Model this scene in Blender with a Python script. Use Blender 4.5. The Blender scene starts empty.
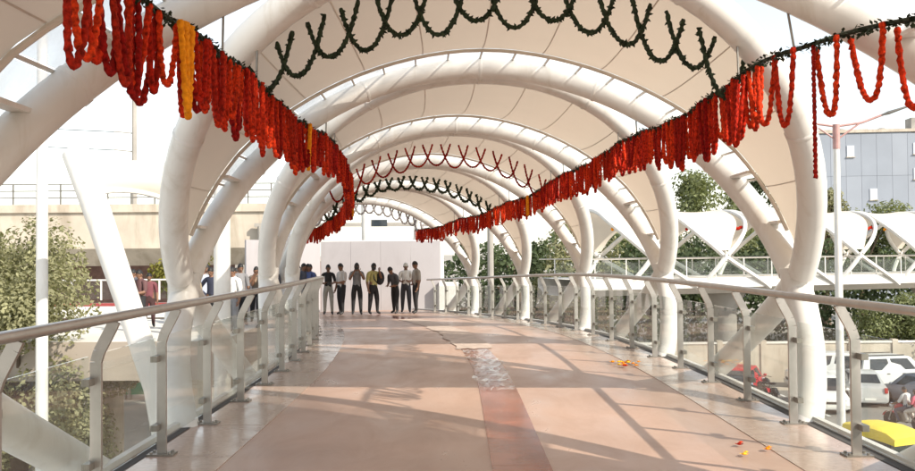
import bpy, math, random
from mathutils import Vector, Matrix, Quaternion
random.seed(7)
PI = math.pi
R = math.radians
C = bpy.context.scene.collection
sc = bpy.context.scene

# ------------------------------------------------------------------ camera, sky, sun, exposure
EYE = 1.52
FPX = 850.0
cam_d = bpy.data.cameras.new('camera'); cam = bpy.data.objects.new('camera', cam_d); C.objects.link(cam)
cam_d.sensor_width = 36.0; cam_d.lens = FPX / 915.0 * 36.0
cam_d.clip_start = 0.05; cam_d.clip_end = 4000
cam.location = (0, 0, EYE); cam.rotation_euler = (Matrix.Rotation(R(90 + 1.18), 3, 'X') @ Matrix.Rotation(R(-0.5), 3, 'Z')).to_euler()
sc.camera = cam

SUN_TRAVEL = Vector((-0.75, 0.66, 0)).normalized() * math.cos(R(34)) + Vector((0, 0, -math.sin(R(34))))
world = bpy.data.worlds.new('World'); sc.world = world; world.use_nodes = True
wn = world.node_tree; bg = wn.nodes['Background']
sky = wn.nodes.new('ShaderNodeTexSky'); sky.sky_type = 'NISHITA'; sky.sun_disc = False
sky.sun_elevation = R(34); sky.sun_rotation = math.atan2(-SUN_TRAVEL.x, -SUN_TRAVEL.y)
sky.air_density = 1.35; sky.dust_density = 0.6; sky.ozone_density = 1.0
hz = wn.nodes.new('ShaderNodeHueSaturation'); hz.inputs['Saturation'].default_value = 0.38; hz.inputs['Value'].default_value = 1.12   # milky, hazy city sky
wn.links.new(sky.outputs[0], hz.inputs['Color']); wn.links.new(hz.outputs[0], bg.inputs[0]); bg.inputs[1].default_value = 0.15
sun_d = bpy.data.lights.new('sun', 'SUN'); sun_d.energy = 4.2; sun_d.angle = R(0.6); sun_d.color = (1.0, 0.91, 0.78)
sun = bpy.data.objects.new('sun', sun_d); C.objects.link(sun)
sun.rotation_euler = SUN_TRAVEL.to_track_quat('-Z', 'Y').to_euler(); sun.location = (20, -20, 30)
sc.view_settings.view_transform = 'Standard'; sc.view_settings.look = 'None'
sc.view_settings.exposure = 0.58; sc.view_settings.gamma = 1.0
sc.cycles.max_bounces = 10; sc.cycles.transparent_max_bounces = 24
sc.cycles.diffuse_bounces = 5; sc.cycles.caustics_reflective = False; sc.cycles.caustics_refractive = False

# ------------------------------------------------------------------ helpers
GROUND = -5.7
def W(px, py, z):
    """where a point seen at photo pixel (px,py) stands if it is z metres ahead"""
    return Vector(((px - 457.5) * z / FPX, z, EYE + (253.0 - py) * z / FPX))

RAD, S0, CX = 60.0, 9.0, 0.33
def drop(s): return 0.04 * (math.sqrt((s - 16.0) ** 2 + 9.0) + (s - 16.0)) / 2 - 0.04 * 0.14
def P(s, u, h):
    z = h - max(0.0, drop(s))
    if s < S0: return Vector((CX + u, s, z))
    a = (s - S0) / RAD
    return Vector((CX - RAD + (RAD + u) * math.cos(a), S0 + (RAD + u) * math.sin(a), z))
def heading(s): return 0.0 if s < S0 else (s - S0) / RAD

class MB:
    def __init__(s): s.v = []; s.f = []; s.m = []
    def add(s, v, f, m=0):
        o = len(s.v); s.v += [tuple(p) for p in v]; s.f += [tuple(i + o for i in q) for q in f]; s.m += [m] * len(f)
    def box(s, c, d, rot=None, m=0):
        c = Vector(c); hx, hy, hz = d[0] / 2, d[1] / 2, d[2] / 2
        v = [Vector((x, y, z)) for z in (-hz, hz) for x, y in ((-hx, -hy), (hx, -hy), (hx, hy), (-hx, hy))]
        if rot is not None:
            if isinstance(rot, (int, float)): rot = Matrix.Rotation(rot, 3, 'Z')
            v = [rot @ p for p in v]
        s.add([p + c for p in v], [(3, 2, 1, 0), (4, 5, 6, 7), (0, 1, 5, 4), (1, 2, 6, 5), (2, 3, 7, 6), (3, 0, 4, 7)], m)
    def tube(s, pts, r, n=12, cap=True, m=0, up=None, sx=1.0):
        pts = [Vector(p) for p in pts]; k = len(pts)
        if not hasattr(r, '__len__'): r = [r] * k
        t = [(pts[min(i + 1, k - 1)] - pts[max(i - 1, 0)]).normalized() for i in range(k)]
        a = Vector(up) if up is not None else (Vector((0, 0, 1)) if abs(t[0].z) < 0.9 else Vector((1, 0, 0)))
        e = (a - t[0] * a.dot(t[0])).normalized(); vs = []
        for i in range(k):
            if i: e = (e - t[i] * e.dot(t[i])).normalized()
            b = t[i].cross(e)
            for j in range(n):
                q = 2 * PI * j / n; vs.append(pts[i] + (e * math.cos(q) + b * math.sin(q) * sx) * r[i])
        fs = [(i * n + j, i * n + (j + 1) % n, (i + 1) * n + (j + 1) % n, (i + 1) * n + j) for i in range(k - 1) for j in range(n)]
        if cap: fs += [tuple(reversed(range(n))), tuple(range((k - 1) * n, k * n))]
        s.add(vs, fs, m)
    def bar(s, a, b, wd, hg, m=0, up=(0, 0, 1)):
        a = Vector(a); b = Vector(b); t = (b - a).normalized(); u = Vector(up); e = t.cross(u)
        if e.length < 1e-3: e = t.cross(Vector((1, 0, 0)))
        e.normalize(); g = e.cross(t)
        v = [p + e * x * wd / 2 + g * y * hg / 2 for p in (a, b) for x, y in ((-1, -1), (1, -1), (1, 1), (-1, 1))]
        s.add(v, [(0, 1, 2, 3), (7, 6, 5, 4), (0, 4, 5, 1), (1, 5, 6, 2), (2, 6, 7, 3), (3, 7, 4, 0)], m)
    def grid(s, rows, m=0, close=False):
        n = len(rows[0]); k = len(rows)
        s.add([p for r_ in rows for p in r_], [(i * n + j, i * n + (j + 1) % n, (i + 1) * n + (j + 1) % n, (i + 1) * n + j)
              for i in range(k - 1) for j in range(n if close else n - 1)], m)
    def lathe(s, prof, n=16, c=(0, 0, 0), m=0, axis='Z'):
        c = Vector(c); vs = []
        for r, z in prof:
            for j in range(n):
                q = 2 * PI * j / n; x, y = r * math.cos(q), r * math.sin(q)
                p = Vector((x, y, z)) if axis == 'Z' else (Vector((z, x, y)) if axis == 'X' else Vector((x, z, y)))
                vs.append(c + p)
        k = len(prof)
        fs = [(i * n + j, i * n + (j + 1) % n, (i + 1) * n + (j + 1) % n, (i + 1) * n + j) for i in range(k - 1) for j in range(n)]
        fs += [tuple(reversed(range(n))), tuple(range((k - 1) * n, k * n))]
        s.add(vs, fs, m)
    def ball(s, c, r, nu=8, nv=6, m=0, rot=None):
        c = Vector(c)
        if not hasattr(r, '__len__'): r = (r, r, r)
        vs = [Vector((0, 0, -r[2]))]
        for i in range(1, nv):
            a = -PI / 2 + PI * i / nv
            for j in range(nu):
                q = 2 * PI * j / nu; vs.append(Vector((math.cos(a) * math.cos(q) * r[0], math.cos(a) * math.sin(q) * r[1], math.sin(a) * r[2])))
        vs.append(Vector((0, 0, r[2]))); L = len(vs) - 1
        fs = [(0, 1 + (j + 1) % nu, 1 + j) for j in range(nu)]
        fs += [(1 + i * nu + j, 1 + i * nu + (j + 1) % nu, 1 + (i + 1) * nu + (j + 1) % nu, 1 + (i + 1) * nu + j) for i in range(nv - 2) for j in range(nu)]
        fs += [(L, 1 + (nv - 2) * nu + j, 1 + (nv - 2) * nu + (j + 1) % nu) for j in range(nu)]
        if rot is not None: vs = [rot @ p for p in vs]
        s.add([p + c for p in vs], fs, m)
    def mesh(s, name, mats, smooth=False, sharp=40):
        me = bpy.data.meshes.new(name); me.from_pydata(s.v, [], s.f)
        for mt in (mats if isinstance(mats, (list, tuple)) else [mats]): me.materials.append(mt)
        me.polygons.foreach_set('material_index', s.m)
        if smooth:
            me.polygons.foreach_set('use_smooth', [True] * len(me.polygons))
            try: me.set_sharp_from_angle(angle=R(sharp))
            except Exception: pass
        me.update(); return me
    def build(s, name, mats, parent=None, smooth=False, sharp=40, world_space=True):
        return put(name, s.mesh(name, mats, smooth, sharp), parent, world_space)

def put(name, me, parent=None, world_space=True):
    o = bpy.data.objects.new(name, me); C.objects.link(o)
    if parent is not None:
        o.parent = parent
        if world_space: o.matrix_parent_inverse = WM[parent.name].inverted()
    WM[o.name] = Matrix.Identity(4)
    return o
WM = {}
def thing(name, label, cat, loc=(0, 0, 0), group=None, rz=0.0):
    o = bpy.data.objects.new(name, None); C.objects.link(o); o.empty_display_size = 0.2
    o.location = loc; o.rotation_euler = (0, 0, rz)
    WM[o.name] = Matrix.Translation(Vector(loc)) @ Matrix.Rotation(rz, 4, 'Z')
    tag(o, label, cat, group); return o
def tag(o, label, cat, group=None):
    o['label'] = label; o['category'] = cat
    if group: o['group'] = group
    return o
def struct(o): o['kind'] = 'structure'; return o
def dup(o, parent=None):
    c = o.copy(); C.objects.link(c)
    if parent is not None: c.parent = parent
    for ch in list(o.children): dup(ch, c)
    return c

# ------------------------------------------------------------------ materials
def mat(name, col, rough=0.6, metal=0.0, var=0.12, scale=4.0, bump=0.0, bscale=30.0, spec=0.5, island=0.0, coords='Object', objrand=0.0):
    m = bpy.data.materials.new(name); m.use_nodes = True; nt = m.node_tree; b = nt.nodes['Principled BSDF']
    b.inputs['Roughness'].default_value = rough; b.inputs['Metallic'].default_value = metal
    b.inputs['Specular IOR Level'].default_value = spec
    tc = nt.nodes.new('ShaderNodeTexCoord')
    n1 = nt.nodes.new('ShaderNodeTexNoise'); n1.inputs['Scale'].default_value = scale; n1.inputs['Detail'].default_value = 5
    nt.links.new(tc.outputs[coords], n1.inputs['Vector'])
    mx = nt.nodes.new('ShaderNodeMix'); mx.data_type = 'RGBA'
    mx.inputs[6].default_value = tuple(c * (1 - var) for c in col) + (1,)
    mx.inputs[7].default_value = tuple(min(1, c * (1 + var)) for c in col) + (1,)
    rp = nt.nodes.new('ShaderNodeMapRange'); rp.inputs[1].default_value = 0.3; rp.inputs[2].default_value = 0.7
    nt.links.new(n1.outputs['Fac'], rp.inputs[0]); nt.links.new(rp.outputs[0], mx.inputs[0])
    out = mx.outputs[2]
    if island:
        ge = nt.nodes.new('ShaderNodeNewGeometry'); mr = nt.nodes.new('ShaderNodeMapRange')
        mr.inputs[3].default_value = 1 - island; mr.inputs[4].default_value = 1 + island
        nt.links.new(ge.outputs['Random Per Island'], mr.inputs[0])
        hs = nt.nodes.new('ShaderNodeHueSaturation'); nt.links.new(out, hs.inputs['Color']); nt.links.new(mr.outputs[0], hs.inputs['Value'])
        out = hs.outputs['Color']
    if objrand:
        oi = nt.nodes.new('ShaderNodeObjectInfo'); mr = nt.nodes.new('ShaderNodeMapRange'); mr.inputs[3].default_value = 1 - objrand; mr.inputs[4].default_value = 1 + objrand
        hs = nt.nodes.new('ShaderNodeHueSaturation'); nt.links.new(oi.outputs['Random'], mr.inputs[0]); nt.links.new(out, hs.inputs['Color']); nt.links.new(mr.outputs[0], hs.inputs['Value'])
        mr2 = nt.nodes.new('ShaderNodeMapRange'); mr2.inputs[3].default_value = .494; mr2.inputs[4].default_value = .501; nt.links.new(oi.outputs['Random'], mr2.inputs[0]); nt.links.new(mr2.outputs[0], hs.inputs['Hue']); out = hs.outputs['Color']
    nt.links.new(out, b.inputs['Base Color'])
    if bump:
        n2 = nt.nodes.new('ShaderNodeTexNoise'); n2.inputs['Scale'].default_value = bscale; n2.inputs['Detail'].default_value = 4
        nt.links.new(tc.outputs[coords], n2.inputs['Vector'])
        bp = nt.nodes.new('ShaderNodeBump'); bp.inputs['Strength'].default_value = bump; bp.inputs['Distance'].default_value = 0.02
        nt.links.new(n2.outputs['Fac'], bp.inputs['Height']); nt.links.new(bp.outputs[0], b.inputs['Normal'])
    return m

def translucent(name, col, tcol, fac, rough=0.7):
    m = bpy.data.materials.new(name); m.use_nodes = True; nt = m.node_tree; b = nt.nodes['Principled BSDF']; o = nt.nodes['Material Output']
    b.inputs['Roughness'].default_value = rough
    tc = nt.nodes.new('ShaderNodeTexCoord'); n1 = nt.nodes.new('ShaderNodeTexNoise'); n1.inputs['Scale'].default_value = 1.3; n1.inputs['Detail'].default_value = 6
    nt.links.new(tc.outputs['Object'], n1.inputs['Vector'])
    mx = nt.nodes.new('ShaderNodeMix'); mx.data_type = 'RGBA'
    mx.inputs[6].default_value = tuple(c * 0.9 for c in col) + (1,); mx.inputs[7].default_value = tuple(min(1, c * 1.06) for c in col) + (1,)
    nt.links.new(n1.outputs['Fac'], mx.inputs[0]); nt.links.new(mx.outputs[2], b.inputs['Base Color'])
    t = nt.nodes.new('ShaderNodeBsdfTranslucent'); t.inputs[0].default_value = tcol + (1,)
    s = nt.nodes.new('ShaderNodeMixShader'); s.inputs[0].default_value = fac
    nt.links.new(b.outputs[0], s.inputs[1]); nt.links.new(t.outputs[0], s.inputs[2]); nt.links.new(s.outputs[0], o.inputs[0])
    return m

def clear_pane(name, tint, refl=1.45, rough=0.02, dirt=0.0, dirtcol=(.8, .8, .75)):
    m = bpy.data.materials.new(name); m.use_nodes = True; nt = m.node_tree; o = nt.nodes['Material Output']
    nt.nodes.remove(nt.nodes['Principled BSDF'])
    t = nt.nodes.new('ShaderNodeBsdfTransparent'); t.inputs[0].default_value = tint + (1,)
    g = nt.nodes.new('ShaderNodeBsdfGlossy'); g.inputs['Roughness'].default_value = rough
    fr = nt.nodes.new('ShaderNodeFresnel'); ge = nt.nodes.new('ShaderNodeNewGeometry')
    mr0 = nt.nodes.new('ShaderNodeMapRange'); mr0.inputs[3].default_value = refl; mr0.inputs[4].default_value = 1 / refl
    nt.links.new(ge.outputs['Backfacing'], mr0.inputs[0]); nt.links.new(mr0.outputs[0], fr.inputs[0])
    s = nt.nodes.new('ShaderNodeMixShader'); nt.links.new(fr.outputs[0], s.inputs[0])
    nt.links.new(t.outputs[0], s.inputs[1]); nt.links.new(g.outputs[0], s.inputs[2]); last = s.outputs[0]
    if dirt:
        d = nt.nodes.new('ShaderNodeBsdfDiffuse'); d.inputs[0].default_value = dirtcol + (1,)
        tc = nt.nodes.new('ShaderNodeTexCoord'); n1 = nt.nodes.new('ShaderNodeTexNoise'); n1.inputs['Scale'].default_value = 2.5; n1.inputs['Detail'].default_value = 7
        nt.links.new(tc.outputs['Object'], n1.inputs['Vector'])
        mr = nt.nodes.new('ShaderNodeMapRange'); mr.inputs[1].default_value = .35; mr.inputs[2].default_value = .75; mr.inputs[3].default_value = dirt * .4; mr.inputs[4].default_value = dirt * 1.6
        nt.links.new(n1.outputs['Fac'], mr.inputs[0])
        s2 = nt.nodes.new('ShaderNodeMixShader'); nt.links.new(mr.outputs[0], s2.inputs[0]); nt.links.new(last, s2.inputs[1]); nt.links.new(d.outputs[0], s2.inputs[2]); last = s2.outputs[0]
    nt.links.new(last, o.inputs[0]); return m

def leaf_mat(name, col, var=0.35):
    m = mat(name, col, 0.6, var=0.3, scale=0.8, island=var, spec=0.25)
    nt = m.node_tree; b = nt.nodes['Principled BSDF']; o = nt.nodes['Material Output']
    t = nt.nodes.new('ShaderNodeBsdfTranslucent'); t.inputs[0].default_value = (col[0] * 1.5, col[1] * 1.5, col[2] * .8, 1)
    s = nt.nodes.new('ShaderNodeMixShader'); s.inputs[0].default_value = 0.3
    nt.links.new(b.outputs[0], s.inputs[1]); nt.links.new(t.outputs[0], s.inputs[2]); nt.links.new(s.outputs[0], o.inputs[0])
    return m

M = {}
M['white_steel'] = mat('white_painted_steel', (.70, .685, .65), .36, var=.08, scale=1.6, bump=.03, bscale=8)
M['steel'] = mat('brushed_stainless', (.45, .43, .40), .32, metal=.85, var=.08, scale=9)
M['steel_dk'] = mat('dull_stainless', (.28, .26, .23), .4, metal=.75, var=.15, scale=12)
M['fabric'] = translucent('canopy_fabric', (.69, .635, .555), (.86, .73, .58), .22)
M['seam'] = mat('seam_tape', (.60, .56, .50), .6)
M['skylight'] = clear_pane('skylight_polycarbonate', (.96, .96, .96), 1.4, .2, .42, (.95, .94, .92))
for n_ in list(M['skylight'].node_tree.nodes):
    if n_.type == 'BSDF_DIFFUSE':
        t_ = M['skylight'].node_tree.nodes.new('ShaderNodeBsdfTranslucent'); t_.inputs[0].default_value = (.97, .95, .92, 1)
        for l_ in list(n_.outputs[0].links): M['skylight'].node_tree.links.new(t_.outputs[0], l_.to_socket)
M['glass'] = clear_pane('railing_glass', (.95, .975, .965), 1.5, .01, .008, (.75, .8, .75))
M['gasket'] = mat('dark_rubber', (.03, .03, .03), .6)
M['floor'] = mat('pink_floor', (.455, .31, .24), .38, var=.13, scale=.7, bump=.03, bscale=60, spec=.35)
M['granite'] = mat('polished_granite', (.43, .315, .25), .16, var=.12, scale=22)
M['terracotta'] = mat('terracotta_tile', (.26, .085, .045), .16, var=.35, scale=2.2, bump=.05, bscale=40)
M['film'] = clear_pane('dusty_plastic_film', (.96, .94, .93), 1.09, .06, .015, (.75, .66, .6))
M['paper'] = mat('dusty_paper', (.52, .43, .37), .7, var=.15, scale=5)
M['fascia'] = mat('white_fascia', (.72, .70, .66), .5, var=.08)
M['landing'] = mat('brown_grey_concrete', (.36, .31, .26), .8, var=.15, scale=.7)
M['maroon_red'] = mat('dull_red_band', (.30, .05, .05), .7, var=.15)
M['dark'] = mat('dark_edge_shade', (.07, .065, .06), .8)  # shade colour for the strips at the deck edges
M['concrete'] = mat('beige_concrete', (.52, .46, .38), .85, var=.14, scale=.8, bump=.15, bscale=6)
M['concrete_grey'] = mat('grey_concrete', (.34, .32, .29), .85, var=.16, scale=.9, bump=.15, bscale=6)
M['maroon'] = mat('maroon_wall_paint', (.24, .15, .13), .8, var=.2)
M['panelw'] = mat('off_white_panel', (.40, .38, .39), .6, var=.05, scale=.7)
M['ground'] = mat('dusty_ground', (.36, .33, .285), .9, var=.2, scale=.15, bump=.2, bscale=3)
M['asphalt'] = mat('worn_asphalt', (.24, .225, .20), .85, var=.2, scale=.3, bump=.25, bscale=20)
M['pave'] = mat('pale_paving', (.72, .69, .63), .85, var=.12, scale=.5)
M['roadpaint'] = mat('road_paint', (.7, .7, .66), .7, var=.2, scale=3)
M['marigold_red'] = mat('red_marigold', (.50, .036, .008), .85, var=.6, scale=42, spec=.1, objrand=.32, bump=.5, bscale=120)
M['marigold_dark'] = mat('deep_red_marigold', (.30, .018, .007), .85, var=.55, scale=42, spec=.1, objrand=.25, bump=.5, bscale=120)
M['marigold_orange'] = mat('orange_marigold', (.92, .29, .01), .8, var=.3, scale=38, spec=.15)
M['petal_yellow'] = mat('yellow_petal', (.85, .50, .02), .75, var=.2)
M['leafgreen'] = mat('mango_leaf_green', (.022, .036, .016), .6, var=.6, scale=30, spec=.25)
M['rope'] = mat('rope', (.03, .035, .02), .9, var=.4, scale=20)
M['bark'] = mat('bark', (.12, .085, .06), .9, var=.3, scale=3, bump=.4, bscale=12)
M['leaf1'] = leaf_mat('leaf_olive', (.25, .245, .14))
M['leaf2'] = leaf_mat('leaf_green', (.18, .20, .095))
M['leaf3'] = leaf_mat('leaf_dark', (.075, .10, .048))
M['leaf4'] = leaf_mat('leaf_yellow', (.20, .19, .04))
M['bluewall'] = mat('blue_grey_cladding', (.27, .30, .35), .5, var=.08, scale=.2)
M['bluewall2'] = mat('blue_grey_cladding_pale', (.29, .32, .37), .5, var=.08, scale=.2)
M['winlight'] = mat('pale_window', (.62, .66, .72), .3, var=.1)
M['windark'] = mat('dark_window_glass', (.03, .04, .05), .12, var=.2)
M['tyre'] = mat('tyre_rubber', (.02, .02, .02), .8)
M['rim'] = mat('wheel_rim', (.5, .5, .5), .35, metal=.8)
M['carglass'] = mat('car_glass', (.03, .035, .04), .08, var=.3)
M['lampglass'] = mat('head_lamp', (.75, .78, .8), .1)
M['taillamp'] = mat('tail_lamp', (.45, .01, .01), .2)
M['blackplastic'] = mat('black_plastic', (.025, .025, .025), .5)
M['plate'] = mat('plate_white', (.75, .75, .7), .5)
def paint(name, c): return mat(name, c, .25, var=.04)
M['paint_white'] = paint('white_car_paint', (.70, .70, .68)); M['paint_silver'] = paint('silver_car_paint', (.48, .48, .47))
M['paint_red'] = paint('red_car_paint', (.45, .02, .03)); M['paint_grey'] = paint('blue_grey_car_paint', (.20, .22, .26))
M['paint_yellow'] = mat('yellow_canvas', (.82, .62, .06), .6, var=.1); M['paint_green'] = paint('green_body_paint', (.02, .2, .09))
M['skin'] = mat('skin', (.22, .115, .07), .55, var=.08); M['hair'] = mat('black_hair', (.012, .011, .01), .6)
def dirty(m, scl, dark, lo, hi, rough=None):
    """stains and grime with shapes of their own over a painted surface"""
    nt = m.node_tree; b = nt.nodes['Principled BSDF']; src = b.inputs['Base Color'].links[0].from_socket
    tc = nt.nodes.new('ShaderNodeTexCoord'); mp = nt.nodes.new('ShaderNodeMapping'); mp.inputs['Scale'].default_value = scl
    n1 = nt.nodes.new('ShaderNodeTexNoise'); n1.inputs['Scale'].default_value = 1.0; n1.inputs['Detail'].default_value = 9; n1.inputs['Roughness'].default_value = .65; n1.inputs['Distortion'].default_value = .6
    mr = nt.nodes.new('ShaderNodeMapRange'); mr.inputs[1].default_value = lo; mr.inputs[2].default_value = hi
    mx = nt.nodes.new('ShaderNodeMix'); mx.data_type = 'RGBA'; mx.blend_type = 'MULTIPLY'; mx.inputs[7].default_value = dark + (1,)
    nt.links.new(tc.outputs['Object'], mp.inputs[0]); nt.links.new(mp.outputs[0], n1.inputs['Vector']); nt.links.new(n1.outputs['Fac'], mr.inputs[0])
    nt.links.new(mr.outputs[0], mx.inputs[0]); nt.links.new(src, mx.inputs[6]); nt.links.new(mx.outputs[2], b.inputs['Base Color'])
    if rough:
        r2 = nt.nodes.new('ShaderNodeMapRange'); r2.inputs[1].default_value = .3; r2.inputs[2].default_value = .7; r2.inputs[3].default_value = rough[0]; r2.inputs[4].default_value = rough[1]
        nt.links.new(n1.outputs['Fac'], r2.inputs[0]); nt.links.new(r2.outputs[0], b.inputs['Roughness'])
dirty(M['floor'], (2.2, .9, 1), (.93, .92, .91), .48, .72, (.26, .48)); dirty(M['floor'], (14, 9, 1), (.93, .92, .91), .62, .72)
dirty(M['white_steel'], (5, 5, .7), (.84, .81, .76), .52, .74); dirty(M['granite'], (3, 3, 1), (.85, .83, .82), .5, .7, (.08, .34))
dirty(M['concrete'], (1.2, 1.2, .25), (.72, .69, .65), .48, .7); dirty(M['panelw'], (.9, .9, .4), (.90, .89, .88), .5, .7)
CL = {}
def cloth(c):
    k = 'cloth_%03d_%03d_%03d' % tuple(int(x * 255) for x in c)
    if k not in CL: CL[k] = mat(k, c, .85, var=.15, scale=6, bump=.2, bscale=25)
    return CL[k]

# ------------------------------------------------------------------ ground, roads
g = MB(); g.add([(-1500, -300, GROUND), (1500, -300, GROUND), (1500, 3000, GROUND), (-1500, 3000, GROUND)], [(0, 1, 2, 3)])
struct(g.build('ground', M['ground']))
g = MB(); g.add([(6.5, -60, GROUND + .004), (42, -60, GROUND + .004), (42, 44.0, GROUND + .004), (6.5, 44.0, GROUND + .004)], [(0, 1, 2, 3)])
struct(g.build('road', M['asphalt']))
g = MB(); g.add([(-30, -40, GROUND + .004), (-1.2, -40, GROUND + .004), (-1.2, 31, GROUND + .004), (-30, 31, GROUND + .004)], [(0, 1, 2, 3)])
struct(g.build('forecourt_paving', M['pave']))
g = MB()
for k in range(12):
    y = -8 + k * 5; g.add([(16.0, y, GROUND + .008), (16.15, y, GROUND + .008), (16.15, y + 2.4, GROUND + .008), (16.0, y + 2.4, GROUND + .008)], [(0, 1, 2, 3)])
struct(g.build('lane_markings', M['roadpaint']))
def kerb(x0, x1, y0, y1):
    k = MB(); k.box(((x0 + x1) / 2, (y0 + y1) / 2, GROUND + .06), (abs(x1 - x0), abs(y1 - y0), .13)); struct(k.build('kerb', M['concrete']))
kerb(6.2, 6.5, -40, 44); kerb(6.5, 42, 44.0, 44.3)

# ------------------------------------------------------------------ walkway deck
HALF = 2.85
SS = [-9 + i * 0.75 for i in range(61)]          # to s = 36
def strip(u0, u1, h, ss): 
    m = MB(); m.grid([[P(s, u0, h), P(s, u1, h)] for s in ss]); return m
d = MB()
d.grid([[P(s, -HALF, 0), P(s, HALF, 0), P(s, HALF, -.34), P(s, 1.6, -.62), P(s, -1.6, -.62), P(s, -HALF, -.34)] for s in SS], close=True)
deck = struct(d.build('walkway_deck', M['floor']))
for sgn in (-1, 1):
    f = MB(); f.grid([[P(s, sgn * 2.855, .05), P(s, sgn * 2.80, .05), P(s, sgn * 2.80, -.38), P(s, sgn * 2.855, -.38)] for s in SS], close=True)
    f.build('edge_fascia', M['fascia'], deck)
    f = strip(sgn * 2.70, sgn * 2.79, .009, SS) if sgn > 0 else strip(sgn * 2.79, sgn * 2.70, .009, SS)
    f.build('edge_shade_strip', M['dark'], deck)  # dark strip standing in for the shade behind the railing posts
    k = 0; s = -3.0
    while s < 33:                                   # polished slabs along the railing
        m = MB(); a, b = s + .004, s + 1.176; q = .0045 + random.random() * .0025
        u0, u1 = sgn * 2.05, sgn * 2.695
        lo = [P(a, u0, -.01), P(b, u0, -.01), P(b, u1, -.01), P(a, u1, -.01)]; hi = [P(a, u0, q), P(b, u0, q), P(b, u1, q), P(a, u1, q)]
        fs = [(0, 1, 2, 3), (7, 6, 5, 4), (0, 4, 5, 1), (1, 5, 6, 2), (2, 6, 7, 3), (3, 7, 4, 0)]
        if sgn > 0: fs = [tuple(reversed(x)) for x in fs]
        m.add(lo + hi, fs); m.build('border_slab', M['granite'], deck); s += 1.18
# centre strip of terracotta tiles
s = -2.0
while s < 30:
    m = MB(); a, b = s + .002, s + .898
    for (u0, u1) in ((-.10, .32),):
        lo = [P(a, u0, -.01), P(b, u0, -.01), P(b, u1, -.01), P(a, u1, -.01)]; hi = [P(a, u0, .0045), P(b, u0, .0045), P(b, u1, .0045), P(a, u1, .0045)]
        m.add(lo + hi, [(3, 2, 1, 0), (4, 5, 6, 7), (0, 1, 5, 4), (1, 2, 6, 5), (2, 3, 7, 6), (3, 0, 4, 7)])
    m.build('centre_tile', M['terracotta'], deck); s += .90
# crinkled plastic film over the strip, and a dusty paper runner beyond it
rnd = random.Random(3)
def crinkle(sa, sb, ds, u0, u1, amp, nj=9):
    m = MB(); rows = []; s = sa
    while s <= sb:
        ej = .03 * math.sin(s * 2.3) + .02 * math.sin(s * 5.9)
        rows.append([P(s + (rnd.random() - .5) * ds * .7, u0 + ej + (u1 - u0) * j / (nj - 1) + (rnd.random() - .5) * .03, .010 + rnd.random() ** 4 * amp) for j in range(nj)]); s += ds
    m.grid(rows); return m
tag(crinkle(9.4, 13.6, .14, -.10, .32, .035, 8).build('plastic_film', M['film']), 'crinkled clear plastic film laid over the terracotta centre strip', 'plastic film')
tag(crinkle(13.65, 24.0, .22, -.19, .41, .004).build('paper_runner', M['paper']), 'dusty pale paper runner covering the far part of the centre strip', 'paper runner')

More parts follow.
